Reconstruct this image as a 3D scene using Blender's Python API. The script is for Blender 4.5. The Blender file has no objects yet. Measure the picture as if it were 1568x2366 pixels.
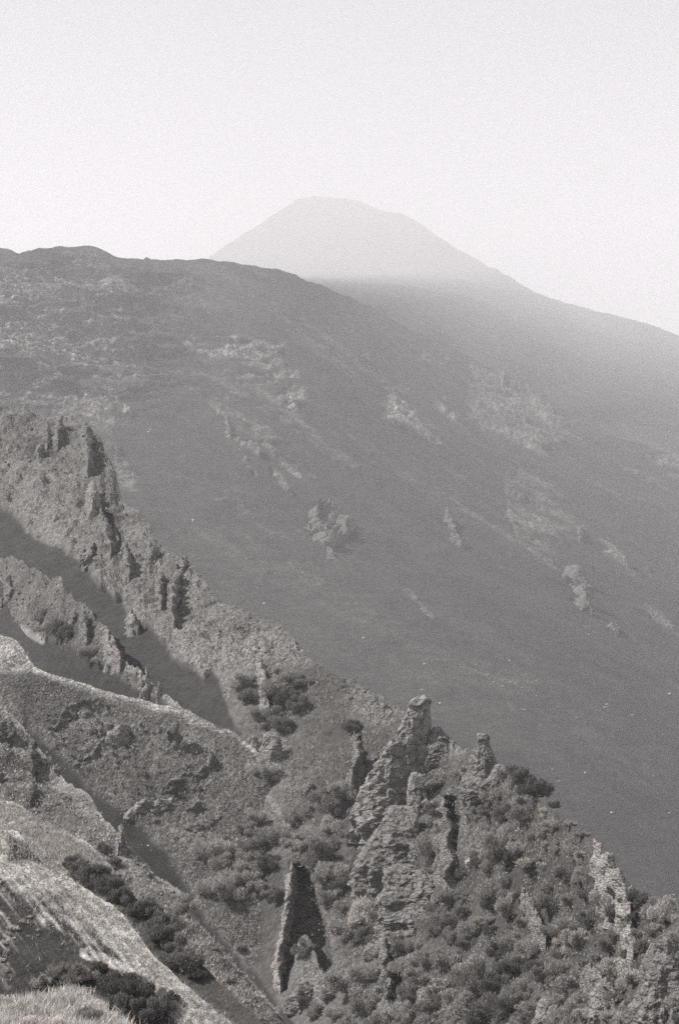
import bpy, math, random
import numpy as np
from mathutils import Vector
R = math.radians
sc = bpy.context.scene
col = sc.collection

# ------------------------------------------------------------------ camera
W, H, F = 1568.0, 2366.0, 4415.0          # photograph units used to survey the place
cam_d = bpy.data.cameras.new('camera'); cam = bpy.data.objects.new('camera', cam_d); col.objects.link(cam)
cam.location = (0, 0, 0); cam.rotation_euler = (R(90), 0, 0)
cam_d.sensor_fit = 'VERTICAL'; cam_d.sensor_height = 36; cam_d.lens = 36 * F / H
cam_d.clip_start = 1; cam_d.clip_end = 40000
sc.camera = cam
# ------------------------------------------------------------------ light, sky, exposure
SUN_EL, SUN_AZ = 47.0, -84.0               # azimuth from +Y, negative = left
w = bpy.data.worlds.new('World'); sc.world = w; w.use_nodes = True
nt = w.node_tree; nt.nodes.clear()
sky = nt.nodes.new('ShaderNodeTexSky'); sky.sky_type = 'NISHITA'; sky.sun_disc = False
sky.sun_elevation = R(SUN_EL); sky.sun_rotation = R(SUN_AZ); sky.altitude = 2500
sky.dust_density = 4.0
bw = nt.nodes.new('ShaderNodeRGBToBW')
tint = nt.nodes.new('ShaderNodeMix'); tint.data_type = 'RGBA'; tint.blend_type = 'MULTIPLY'; tint.inputs[0].default_value = 1
tint.inputs[7].default_value = (1.0, 0.985, 1.02, 1)
bg = nt.nodes.new('ShaderNodeBackground'); bg.inputs['Strength'].default_value = 0.092
wo = nt.nodes.new('ShaderNodeOutputWorld')
nt.links.new(sky.outputs[0], bw.inputs[0]); nt.links.new(bw.outputs[0], tint.inputs[6])
nt.links.new(tint.outputs[2], bg.inputs[0]); nt.links.new(bg.outputs[0], wo.inputs[0])
sd = bpy.data.lights.new('sun', 'SUN'); sd.energy = 4.0; sd.angle = R(0.5); sd.color = (1.0, 0.985, 0.97)
sun = bpy.data.objects.new('sun', sd); col.objects.link(sun)
tosun = Vector((math.cos(R(SUN_EL)) * math.sin(R(SUN_AZ)), math.cos(R(SUN_EL)) * math.cos(R(SUN_AZ)), math.sin(R(SUN_EL))))
sun.rotation_euler = tosun.to_track_quat('Z', 'Y').to_euler(); sun.location = (-50, 50, 300)
sc.view_settings.view_transform = 'Standard'; sc.view_settings.look = 'None'
sc.view_settings.gamma = 1; sc.view_settings.exposure = 1.03
sc.cycles.max_bounces = 8; sc.cycles.volume_bounces = 3; sc.cycles.transparent_max_bounces = 6
sc.cycles.use_denoising = False
KF = 1.6                                    # how much farther the far slopes stand than their first survey
HAZE = 1.75e-4 / KF

# ------------------------------------------------------------------ numpy noise
def _h(ix, iy, iz, s):
    h = (ix * 374761393 + iy * 668265263 + iz * 2147483647 + s * 1274126177) & 0xffffffff
    h = ((h ^ (h >> 13)) * 1274126177) & 0xffffffff
    h = (h ^ (h >> 16)) & 0xffffffff
    h = (h * 2246822519) & 0xffffffff
    return ((h ^ (h >> 15)) & 0xffffff) / float(0xffffff)
def vnoise(p, s=0):
    i = np.floor(p).astype(np.int64); f = p - i
    f = f * f * (3 - 2 * f); x, y, z = i[:, 0], i[:, 1], i[:, 2]
    out = 0
    for dx in (0, 1):
        wx = f[:, 0] if dx else 1 - f[:, 0]
        for dy in (0, 1):
            wy = f[:, 1] if dy else 1 - f[:, 1]
            for dz in (0, 1):
                wz = f[:, 2] if dz else 1 - f[:, 2]
                out = out + wx * wy * wz * _h(x + dx, y + dy, z + dz, s)
    return out * 2 - 1
def fbm(p, freq, octv=4, s=0, gain=.5, ridged=False):
    a, t, out = 1.0, 0.0, 0
    q = p * freq
    for k in range(octv):
        n = vnoise(q + 17.3 * k, s + k)
        if ridged: n = 1 - 2 * np.abs(n)
        out = out + a * n; t += a; a *= gain; q = q * 2.03
    return out / t
def terr(n, k, sharp=.75):
    v = n * k; b = np.floor(v); f = v - b
    f = np.clip((f - sharp) / (1 - sharp), 0, 1); f = f * f * (3 - 2 * f)
    return (b + f) / k
def sstep(a, b, x):
    t = np.clip((x - a) / (b - a), 0, 1); return t * t * (3 - 2 * t)
def dist_line(px, py, pts):
    d = np.full(px.shape, 1e9)
    for (x0, y0), (x1, y1) in zip(pts[:-1], pts[1:]):
        dx, dy = x1 - x0, y1 - y0
        t = np.clip(((px - x0) * dx + (py - y0) * dy) / (dx * dx + dy * dy + 1e-9), 0, 1)
        d = np.minimum(d, np.hypot(px - x0 - t * dx, py - y0 - t * dy))
    return d
def inside(px, py, pts):
    c = np.zeros(px.shape, bool); n = len(pts)
    for i in range(n):
        x0, y0 = pts[i]; x1, y1 = pts[(i + 1) % n]
        if y0 == y1: continue
        c ^= ((y0 > py) != (y1 > py)) & (px < (x1 - x0) * (py - y0) / (y1 - y0) + x0)
    return c
def area(px, py, pts, soft=14):
    """1 inside the outline, fading over soft units; only evaluated near it."""
    a = np.array(pts, float); out = np.zeros(px.shape)
    m = (px > a[:, 0].min() - soft) & (px < a[:, 0].max() + soft) & (py > a[:, 1].min() - soft) & (py < a[:, 1].max() + soft)
    if not m.any(): return out
    x, y = px[m], py[m]
    d = dist_line(x, y, list(pts) + [pts[0]]); d = np.where(inside(x, y, pts), d, -d)
    out[m] = sstep(-soft * .5, soft * .5, d); return out
def stroke(px, py, pts, wd):
    a = np.array(pts, float); out = np.zeros(px.shape)
    m = (px > a[:, 0].min() - wd) & (px < a[:, 0].max() + wd) & (py > a[:, 1].min() - wd) & (py < a[:, 1].max() + wd)
    if m.any(): out[m] = 1 - sstep(wd * .35, wd, dist_line(px[m], py[m], pts))
    return out

# ------------------------------------------------------------------ object helpers
def mk(name, me, mat, parent=None, smooth=True):
    o = bpy.data.objects.new(name, me); col.objects.link(o)
    if mat: me.materials.append(mat)
    if smooth and len(me.polygons): me.polygons.foreach_set('use_smooth', [True] * len(me.polygons))
    if parent: o.parent = parent
    return o
def tag(o, label=None, cat=None, group=None, kind=None):
    if label: o['label'] = label
    if cat: o['category'] = cat; o['kind'] = 'thing'
    if group: o['group'] = group
    if kind: o['kind'] = kind
    return o
def mesh_np(name, v, f):
    me = bpy.data.meshes.new(name); n = f.shape[1]
    me.vertices.add(len(v)); me.vertices.foreach_set('co', v.astype(np.float32).ravel())
    me.loops.add(f.size); me.loops.foreach_set('vertex_index', f.astype(np.int32).ravel())
    me.polygons.add(len(f)); me.polygons.foreach_set('loop_start', np.arange(0, f.size, n, dtype=np.int32))
    me.polygons.foreach_set('loop_total', np.full(len(f), n, np.int32))
    me.update(calc_edges=True); return me
def grid_faces(nr, nc):
    i = np.arange((nr - 1) * (nc - 1)); r, c = i // (nc - 1), i % (nc - 1)
    a = r * nc + c
    return np.stack([a, a + 1, a + nc + 1, a + nc], 1)

# ------------------------------------------------------------------ materials
def mat_new(name):
    m = bpy.data.materials.new(name); m.use_nodes = True; t = m.node_tree
    b = t.nodes['Principled BSDF']; b.inputs['Roughness'].default_value = .95
    b.inputs['Specular IOR Level'].default_value = .1
    return m, t, b
def N(t, typ, **kw):
    n = t.nodes.new(typ)
    for k, v in kw.items(): setattr(n, k, v)
    return n
def mth(t, op, a, b=None, c=None, clamp=False):
    n = N(t, 'ShaderNodeMath', operation=op); n.use_clamp = clamp
    for i, x in enumerate((a, b, c)):
        if x is None: continue
        if isinstance(x, (int, float)): n.inputs[i].default_value = x
        else: t.links.new(x, n.inputs[i])
    return n.outputs[0]
def warm(t, val):
    c = N(t, 'ShaderNodeCombineColor')
    t.links.new(mth(t, 'MULTIPLY', val, 1.055), c.inputs[0]); t.links.new(val, c.inputs[1]); t.links.new(mth(t, 'MULTIPLY', val, .945), c.inputs[2])
    return c.outputs[0]
def terrain_mat(name, px):
    """scree, rock and grass mixed by the sheet's own attributes; px = size in metres of the finest grit"""
    m, t, b = mat_new(name)
    geo = N(t, 'ShaderNodeTexCoord').outputs['Object']
    tone = N(t, 'ShaderNodeAttribute', attribute_name='tone').outputs['Fac']
    rocky = N(t, 'ShaderNodeAttribute', attribute_name='rocky').outputs['Fac']
    def noise(scale, det=3, rough=.6):
        n = N(t, 'ShaderNodeTexNoise'); n.inputs['Scale'].default_value = scale; n.inputs['Detail'].default_value = det
        n.inputs['Roughness'].default_value = rough; t.links.new(geo, n.inputs['Vector']); return n.outputs['Fac']
    g = noise(1 / (px * 1.5), 3, .75)               # grit
    big = noise(1 / (px * 30), 5, .6)
    vo = N(t, 'ShaderNodeTexVoronoi'); vo.inputs['Scale'].default_value = 1 / (px * 2.6); t.links.new(geo, vo.inputs['Vector'])
    sp = N(t, 'ShaderNodeSeparateColor'); t.links.new(vo.outputs['Color'], sp.inputs[0])
    cell = mth(t, 'POWER', sp.outputs[0], 2.2)      # few pale stones among darker ones
    vo2 = N(t, 'ShaderNodeTexVoronoi'); vo2.inputs['Scale'].default_value = 1 / (px * 5.5); t.links.new(geo, vo2.inputs['Vector'])
    gv = mth(t, 'MULTIPLY_ADD', mth(t, 'SUBTRACT', g, .5), 1.9, 1.0)
    mid = noise(1 / (px * 9), 4, .65)
    bv = mth(t, 'MULTIPLY', mth(t, 'MULTIPLY_ADD', mth(t, 'SUBTRACT', big, .5), 1.1, 1.0), mth(t, 'MULTIPLY_ADD', mth(t, 'SUBTRACT', mid, .5), 1.2, 1.0))
    cv = mth(t, 'MULTIPLY_ADD', mth(t, 'MULTIPLY_ADD', cell, 1.5, -.5), mth(t, 'MULTIPLY', rocky, .7), 1.0)
    v = mth(t, 'MULTIPLY', mth(t, 'MULTIPLY', tone, mth(t, 'MAXIMUM', gv, .25)), mth(t, 'MULTIPLY', bv, cv))
    v = mth(t, 'MINIMUM', mth(t, 'MAXIMUM', v, .012), .6)
    t.links.new(warm(t, v), b.inputs['Base Color'])
    hgt = mth(t, 'ADD', mth(t, 'MULTIPLY', vo.outputs['Distance'], mth(t, 'MULTIPLY_ADD', rocky, -1.3, -.1)), mth(t, 'MULTIPLY', g, 1.0))
    hgt = mth(t, 'ADD', hgt, mth(t, 'MULTIPLY', vo2.outputs['Distance'], mth(t, 'MULTIPLY', rocky, -1.6)))
    bp = N(t, 'ShaderNodeBump'); bp.inputs['Strength'].default_value = .75; bp.inputs['Distance'].default_value = px * 2.2
    t.links.new(hgt, bp.inputs['Height']); t.links.new(bp.outputs[0], b.inputs['Normal'])
    return m
def rock_mat(name, tone, px, tilt=0.0, con=1.0, zs=3.0, ck=.16):
    m, t, b = mat_new(name)
    tc = N(t, 'ShaderNodeTexCoord').outputs['Object']
    mp = N(t, 'ShaderNodeMapping'); mp.inputs['Rotation'].default_value = (0, R(tilt), 0); mp.inputs['Scale'].default_value = (1, 1, zs)
    t.links.new(tc, mp.inputs['Vector'])
    def noise(scale, vec, det=4, rough=.65):
        n = N(t, 'ShaderNodeTexNoise'); n.inputs['Scale'].default_value = scale; n.inputs['Detail'].default_value = det
        n.inputs['Roughness'].default_value = rough; t.links.new(vec, n.inputs['Vector']); return n.outputs['Fac']
    a = noise(.25 / px, mp.outputs[0]); g = noise(.8 / px, tc, 2)
    vo = N(t, 'ShaderNodeTexVoronoi', feature='DISTANCE_TO_EDGE'); vo.inputs['Scale'].default_value = ck / px; t.links.new(mp.outputs[0], vo.inputs['Vector'])
    cr = mth(t, 'MULTIPLY_ADD', mth(t, 'MINIMUM', mth(t, 'MULTIPLY', vo.outputs['Distance'], 9.0), 1.0), .45, .55)
    v = mth(t, 'MULTIPLY', mth(t, 'MULTIPLY_ADD', mth(t, 'SUBTRACT', a, .5), 1.6 * con, 1.0), mth(t, 'MULTIPLY_ADD', mth(t, 'SUBTRACT', g, .5), 1.6 * con, 1.0))
    v = mth(t, 'MAXIMUM', mth(t, 'MULTIPLY', mth(t, 'MULTIPLY', v, cr), tone), .02)
    t.links.new(warm(t, v), b.inputs['Base Color'])
    bp = N(t, 'ShaderNodeBump'); bp.inputs['Strength'].default_value = .8; bp.inputs['Distance'].default_value = px * 3
    t.links.new(mth(t, 'ADD', mth(t, 'ADD', a, g), cr), bp.inputs['Height']); t.links.new(bp.outputs[0], b.inputs['Normal'])
    return m
def leaf_mat(name, tone):
    m, t, b = mat_new(name)
    gi = N(t, 'ShaderNodeNewGeometry').outputs['Random Per Island']
    oi = N(t, 'ShaderNodeObjectInfo').outputs['Random']
    v = mth(t, 'MULTIPLY', mth(t, 'MULTIPLY_ADD', gi, .9, .55), mth(t, 'MULTIPLY_ADD', oi, .55, .72))
    v = mth(t, 'MULTIPLY', v, tone); c = warm(t, v)
    t.links.new(c, b.inputs['Base Color'])
    tr = N(t, 'ShaderNodeBsdfTranslucent'); t.links.new(c, tr.inputs[0])
    mx = N(t, 'ShaderNodeMixShader'); mx.inputs[0].default_value = .22
    t.links.new(b.outputs[0], mx.inputs[1]); t.links.new(tr.outputs[0], mx.inputs[2])
    t.links.new(mx.outputs[0], t.nodes['Material Output'].inputs['Surface'])
    return m

# ------------------------------------------------------------------ terrain sheets
def ux(px): return (px - W / 2) / F
def vz(py): return (H / 2 - py) / F
class Sheet:
    """a slope or ridge: control points give its distance, a crest line its top; beyond the crest it falls away"""
    def __init__(s, name, ctrl, crest, x0, x1, bottom, step, back=.35, backslope=.5):
        s.name = name; c = np.array(ctrl, float); s.c = c[:, :2] / 1000.0; n = len(c)
        d = np.linalg.norm(s.c[:, None] - s.c[None], axis=2)
        K = np.where(d > 0, d * d * np.log(d + 1e-12), 0)
        A = np.zeros((n + 3, n + 3)); A[:n, :n] = K + np.eye(n) * 1e-4; P = np.c_[np.ones(n), s.c]; A[:n, n:] = P; A[n:, :n] = P.T
        s.w = np.linalg.solve(A, np.r_[1000.0 / c[:, 2], 0, 0, 0])
        s.crest = np.array(crest, float); s.bottom = np.array(bottom, float) if not np.isscalar(bottom) else np.array([[x0, bottom], [x1, bottom]], float)
        s.x0, s.x1, s.step, s.back, s.bs = x0, x1, step, back, backslope
        s.disp = None; s.paint = None; s.jag = 0
    def Y(s, px, py):
        q = np.c_[px, py] / 1000.0; n = len(s.c); out = s.w[n] + q @ s.w[n + 1:]
        for k in range(n):
            d2 = ((q - s.c[k]) ** 2).sum(1); out = out + s.w[k] * np.where(d2 > 0, .5 * d2 * np.log(d2 + 1e-24), 0)
        return 1000.0 / out
    def base(s, px, py):
        px = np.atleast_1d(np.asarray(px, float)); py = np.atleast_1d(np.asarray(py, float))
        Y = s.Y(px, py); return np.c_[ux(px) * Y, Y, vz(py) * Y]
    def at(s, px, py, up=0.0):
        px = np.atleast_1d(np.asarray(px, float)); py = np.atleast_1d(np.asarray(py, float))
        b = s.base(px, py)
        if s.disp is not None: b = b + s.disp(b, px, py)
        b[:, 2] += up; return b
    def build(s, mat):
        nc = int((s.x1 - s.x0) / s.step) + 1; xs = np.linspace(s.x0, s.x1, nc)
        cy = np.interp(xs, s.crest[:, 0], s.crest[:, 1]) + s.jag * fbm(np.c_[xs, xs * 0, xs * 0], 1 / 28., 4, 990, .65) * 2.2; by = np.interp(xs, s.bottom[:, 0], s.bottom[:, 1])
        by = np.maximum(by, cy + 30)
        nr = int(np.percentile(by - cy, 75) / s.step) + 2
        tt = np.linspace(0, 1, nr)[:, None]
        PY = by[None] + (cy - by)[None] * tt; PX = np.repeat(xs[None], nr, 0)
        front = s.base(PX.ravel(), PY.ravel())
        Yc = s.Y(xs, cy); nb = 26; k = (np.linspace(0, 1, nb + 1)[1:, None]) ** 1.8
        d = k * s.back * Yc[None]; YB = Yc[None] + d
        ZB = vz(cy)[None] * YB - s.bs * d * sstep(0, .05, d / Yc[None]) - .15 * d
        back = np.c_[(ux(xs)[None] * YB).ravel(), YB.ravel(), ZB.ravel()]
        PXb = np.repeat(xs[None], nb, 0); PYb = np.repeat(cy[None], nb, 0) - d * 0
        v = np.r_[front, back]; px = np.r_[PX.ravel(), PXb.ravel()]; py = np.r_[PY.ravel(), PYb.ravel()]
        if s.disp is not None: v = v + s.disp(v, px, py)
        me = mesh_np(s.name, v, grid_faces(nr + nb, nc))
        tone, rocky = s.paint(v, px, py)
        for nm, arr in (('tone', tone), ('rocky', rocky)):
            a = me.attributes.new(nm, 'FLOAT', 'POINT'); a.data.foreach_set('value', arr.astype(np.float32))
        o = mk(s.name, me, mat); tag(o, kind='structure'); s.obj = o
        return o
def lay(cur, m, val): return cur * (1 - m) + val * m
def warp(v, px, py, f, a, s=0):
    return px + a * fbm(v, f, 3, s), py + a * fbm(v, f, 3, s + 50)
NRM = np.array([0, -.55, .83])

#==TERRAIN==
# far cone and the plateau behind the fog
far_profile = {  # px: [(py, distance), ...] from the top down
    420: [(600, 10000), (640, 8900), (655, 4300), (700, 3000), (900, 2400)],
    700: [(455, 10400), (640, 8900), (650, 5600), (660, 3300), (675, 2500), (700, 2250), (900, 2200)],
    830: [(455, 10400), (640, 8800), (653, 5200), (668, 3700), (690, 2800), (708, 2450), (900, 2300)],
    960: [(455, 10400), (640, 8500), (664, 4900), (690, 3700), (735, 2900), (775, 2500), (980, 2300)],
    1150: [(600, 9300), (660, 7200), (740, 4200), (800, 3100), (870, 2450), (1100, 2250)],
    1360: [(700, 8300), (780, 5400), (880, 3200), (940, 2500), (1000, 2380), (1250, 2150)],
    1700: [(790, 7300), (860, 5200), (960, 3200), (1060, 2300), (1120, 2200), (1350, 2050)]}
def _far_table():
    xs = np.arange(300, 1810, 10.); ys = np.arange(380, 1420, 4.); ks = sorted(far_profile)
    cols = np.array([np.interp(ys, *np.array([(a, 1000. / b_) for a, b_ in far_profile[k]]).T) for k in ks])
    T = np.array([np.interp(xs, ks, cols[:, j]) for j in range(len(ys))]).T
    for ax, n in ((0, 15), (1, 7)):
        k = np.hanning(n + 2)[1:-1]; k /= k.sum(); pad = [(0, 0), (0, 0)]; pad[ax] = (n // 2, n // 2)
        T = np.apply_along_axis(lambda m: np.convolve(m, k, 'valid'), ax, np.pad(T, pad, mode='edge'))
    return xs, ys, T
FX, FY, FT = _far_table()
class Far(Sheet):
    def Y(s, px, py):
        a = np.clip((px - FX[0]) / 10., 0, len(FX) - 1.001); b_ = np.clip((py - FY[0]) / 4., 0, len(FY) - 1.001)
        i, j = a.astype(int), b_.astype(int); a = a - i; b_ = b_ - j
        return KF * 1000. / ((FT[i, j] * (1 - a) + FT[i + 1, j] * a) * (1 - b_) + (FT[i, j + 1] * (1 - a) + FT[i + 1, j + 1] * a) * b_)
far = Far('mountain_cone', [(0, 0, 9000), (1, 0, 9000), (0, 1, 9000), (500, 500, 9000)],
          [(380, 690), (440, 632), (480, 600), (520, 574), (560, 548), (610, 517), (650, 490), (690, 466), (720, 458), (750, 455), (800, 458), (825, 464), (850, 477), (875, 490),
           (890, 495), (915, 497), (940, 503), (970, 520), (1010, 548), (1060, 577), (1120, 615), (1180, 645), (1240, 674), (1300, 698), (1345, 714), (1400, 726), (1460, 742), (1520, 762), (1568, 778), (1700, 815)],
          380, 1700, [(380, 860), (700, 860), (960, 960), (1200, 1080), (1700, 1330)], 5, .07, .45)
def far_disp(v, px, py):
    s = v[:, 1:2] / F; v = v / KF; return (fbm(v * np.array([1, .25, .6]), 1 / 260., 4, 3, .6, True)[:, None] * 9 * s) * np.array([0, -.3, .9])
far.disp = far_disp
def far_paint(v, px, py):
    v = v / KF; t = .055 + .03 * fbm(v * np.array([1, .3, .5]), 1 / 220., 5, 9, .6); return t, np.full(t.shape, .1)
far.paint = far_paint

# wide cinder slope with pale outcrops
E = Sheet('far_hillside', [(a, b_, c_ * KF) for a, b_, c_ in [(0, 575, 1760), (700, 640, 2150), (1083, 824, 2400), (830, 703, 2350), (958, 772, 2400), (830, 800, 1950), (1309, 954, 2250), (1568, 1060, 2150), (0, 1200, 1250), (700, 1450, 1120),
           (1568, 2050, 830), (1200, 1800, 900), (1568, 1500, 1260), (1000, 1100, 1540), (400, 900, 1560)]],
          [(-120, 560), (-60, 560), (0, 573), (25, 580), (44, 589), (62, 582), (90, 574), (130, 573), (160, 575), (222, 578), (245, 588), (262, 598), (285, 603), (300, 601), (315, 602), (330, 606), (338, 601), (350, 607),
           (395, 605), (410, 602), (440, 604), (470, 600), (500, 607), (540, 608), (568, 614), (610, 621), (640, 624), (665, 632), (700, 648), (740, 662), (800, 688), (880, 728), (958, 772), (1020, 795),
           (1083, 830), (1150, 862), (1233, 902), (1309, 962), (1360, 992), (1420, 1012), (1490, 1028), (1568, 1052), (1700, 1120)],
          -120, 1700, [(-120, 1150), (200, 1180), (430, 1480), (680, 1640), (960, 1880), (1250, 2060), (1700, 2420)], 3.0, .18, .35)
E_OUT = [
 ([(-80, 840), (120, 880), (250, 940), (300, 1040), (330, 1150), (270, 1130), (215, 1010), (-80, 1000)], .62),  # outlines of the pale rock: (points, strength)
 ([(-40, 600), (60, 600), (160, 592), (270, 615), (300, 660), (290, 740), (330, 790), (330, 870), (250, 900), (160, 860), (120, 900), (60, 850), (-40, 830)], .74),
 ([(280, 640), (400, 640), (520, 650), (480, 700), (380, 690), (330, 760), (290, 720)], .4),
 ([(445, 812), (560, 803), (655, 800), (662, 826), (600, 838), (480, 832)], 1.0), ([(470, 788), (600, 786), (650, 795), (560, 799)], .7),
 ([(530, 842), (650, 840), (662, 860), (580, 856)], .7), ([(515, 872), (640, 870), (640, 880), (540, 884)], .75), ([(535, 888), (640, 886), (640, 897), (560, 898)], .75),
 ([(618, 862), (690, 850), (700, 880), (650, 893), (622, 885)], .65), ([(648, 912), (672, 902), (712, 900), (722, 935), (690, 962), (668, 968), (650, 945)], .85),
 ([(680, 960), (710, 970), (700, 1000)], .5), ([(560, 970), (610, 975), (680, 1050), (700, 1105), (640, 1075), (580, 1020)], .5),
 ([(180, 895), (255, 900), (288, 920), (280, 935), (210, 942), (196, 925)], .9), ([(276, 955), (300, 950), (318, 962), (290, 974)], 1.0), ([(330, 930), (378, 925), (375, 945)], .5),
 ([(828, 810), (870, 812), (880, 845), (845, 840)], .6), ([(893, 912), (920, 900), (945, 925), (975, 965), (1020, 1010), (1040, 1060), (1000, 1040), (960, 1008), (900, 998), (880, 990), (898, 960)], .85),
 ([(1030, 1060), (1060, 1080), (1095, 1160), (1050, 1120), (1020, 1085)], .6), ([(962, 825), (990, 825), (1000, 842), (975, 840)], .6), ([(1012, 912), (1030, 915), (1028, 925)], .9),
 ([(1078, 838), (1170, 850), (1250, 900), (1310, 960), (1375, 1000), (1360, 1025), (1300, 1010), (1250, 1055), (1200, 1030), (1120, 1010), (1070, 960), (1090, 900)], .62),
 ([(1168, 1100), (1208, 1085), (1284, 1130), (1344, 1221), (1339, 1256), (1290, 1240), (1304, 1301), (1279, 1321), (1198, 1256), (1173, 1200)], .55),
 ([(1480, 1030), (1568, 1040), (1640, 1090), (1600, 1120), (1530, 1080)], .6),
 ([(1389, 1236), (1400, 1236), (1440, 1285), (1464, 1316), (1466, 1341), (1410, 1305)], .85), ([(1304, 1330), (1330, 1314), (1350, 1370), (1366, 1416), (1326, 1398)], .95),
 ([(1487, 1316), (1500, 1318), (1512, 1346), (1500, 1340)], .7), ([(1488, 1400), (1524, 1406), (1545, 1440), (1590, 1490), (1520, 1455)], .7),
 ([(1020, 1500), (1120, 1515), (1240, 1560), (1230, 1580), (1150, 1580), (1060, 1545)], .12)]
E_STR = [([(500, 965), (527, 925)], 6, .8), ([(525, 972), (532, 1015)], 5, 1), ([(545, 1020), (600, 1062)], 6, .9), ([(566, 1068), (590, 1100)], 7, .9), ([(628, 1092), (645, 1110), (672, 1148)], 9, .8),
 ([(552, 970), (617, 995)], 5, .9), ([(600, 1030), (690, 1108)], 9, .6), ([(838, 820), (886, 886)], 7, .9), ([(1010, 935), (1055, 975), (1082, 1000)], 6, .7), ([(1164, 858), (1160, 895)], 5, 1),
 ([(1033, 1191), (1048, 1236), (1063, 1266)], 9, 1), ([(938, 1371), (998, 1431)], 8, .6), ([(1411, 1441), (1429, 1466)], 7, .9), ([(1168, 1100), (1176, 1200), (1200, 1258), (1280, 1320)], 9, .5),
 ([(1342, 1215), (1340, 1250)], 7, .7), ([(1105, 880), (1240, 1010), (1255, 1050)], 14, .4), ([(430, 800), (470, 830)], 9, .5), ([(1050, 1540), (1160, 1572), (1240, 1580)], 8, .3), ([(440, 1200), (600, 1330)], 22, .14),
 ([(600, 1290), (1000, 1520), (1200, 1580)], 40, .12), ([(900, 1500), (1500, 1800)], 60, .07), ([(895, 950), (900, 985)], 6, .9), ([(760, 1280), (770, 1296)], 11, .9)]
DARKS = [([(150, 710), (190, 705), (190, 755), (160, 760)], 1), ([(232, 700), (262, 705), (262, 750), (238, 750)], 1)]
def flow_coord(v, k=.9):   # stretched along the fall line (down to the right and towards the viewer)
    d = np.array([.50, -.70, -.42]); d = d / np.linalg.norm(d); a = v @ d
    return v - np.outer(a, d) * k
def E_mask(v, px, py):
    v = v / KF; qx, qy = warp(v, px, py, 1 / 26., 22, 5); m = np.zeros(px.shape)
    ragged = fbm(v, 1 / 9., 4, 31, .6); rag2 = fbm(v * np.array([1, 1, 2.8]), 1 / 30., 4, 35, .6); fl = fbm(flow_coord(v, .8), 1 / 22., 4, 37, .6)
    for pts, k in E_OUT:
        a_ = np.ptp(np.array(pts, float), axis=0).min(); m = np.maximum(m, area(px + (qx - px) * min(1, a_ / 60.), py + (qy - py) * min(1, a_ / 60.), pts, np.clip(.5 * a_, 9, 46)) * k)
    m = m * sstep(-.42, .30, ragged * .55 + rag2 * .8 + fl * .7 + (m - .55) * 1.7)
    for pts, wd, k in E_STR: m = np.maximum(m, stroke(px + (qx - px) * .3, py + (qy - py) * .3, pts, wd) * k * sstep(-.4, .25, ragged))
    extra = sstep(.22, .42, fbm(flow_coord(v, .86), 1 / 34., 4, 51, .62) + .35 * ragged) * sstep(1500, 1250, py + .2 * (px - 700)) * .30   # thin trails of rubble
    m = np.maximum(m, extra)
    dk = np.zeros(px.shape)
    for pts, k in DARKS: dk = np.maximum(dk, area(qx, qy, pts, 20))
    return m * (1 - .85 * dk)
def E_disp(v, px, py):
    s = v[:, 1] / F; m = E_mask(v, px, py); v = v / KF; fl = flow_coord(v)
    r = fbm(v, 1 / 20., 5, 11, .62, True); st = terr(fbm(v * np.array([.6, .6, 2.4]), 1 / 34., 4, 14), 6, .65)
    h = 14 * fbm(v, 1 / 330., 3, 2) + 6.5 * fbm(fl, 1 / 60., 3, 7, .5, True) + 2.2 * fbm(fl, 1 / 16., 3, 8, .5, True) + .7 * fbm(v, 1 / 3., 3, 9)
    h = h + m * (1 + 15 * r + 40 * st)
    h = h * sstep(-30, 60, py - np.interp(px, E.crest[:, 0], E.crest[:, 1]) + 30)
    h = h + 1.6 * fbm(v, 1 / 9., 3, 18) * sstep(520, 300, px)
    tl = sstep(560, 330, px) * sstep(1010, 900, py) * sstep(6, 60, py - np.interp(px, E.crest[:, 0], E.crest[:, 1]))
    h = h + tl * (46 * terr(fbm(v * np.array([.35, .35, 2.6]), 1 / 30., 4, 64), 6, .7) + 6 * fbm(v, 1 / 12., 4, 66, .6, True))
    return (h * s)[:, None] * NRM
E.disp = E_disp
def E_paint(v, px, py):
    m = E_mask(v, px, py); v = v / KF; n = fbm(v, 1 / 45., 4, 41); f = fbm(v, 1 / 5., 3, 45, .6); fl = fbm(flow_coord(v), 1 / 26., 4, 44)
    t = .050 * (1 + .22 * fl + .14 * n)
    tl = area(px, py, [(-150, 500), (560, 560), (640, 700), (400, 800), (320, 960), (0, 1180), (-150, 1180)], 160)
    t = t * (1 + .45 * tl * (1 + 1.4 * n + .8 * f))
    t = lay(t, m, .20 * (1 + .35 * n + .8 * f)); return np.clip(t, .02, .5), np.clip(m * 1.1 + .08 + .35 * tl, 0, 1)
E.paint = E_paint

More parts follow.
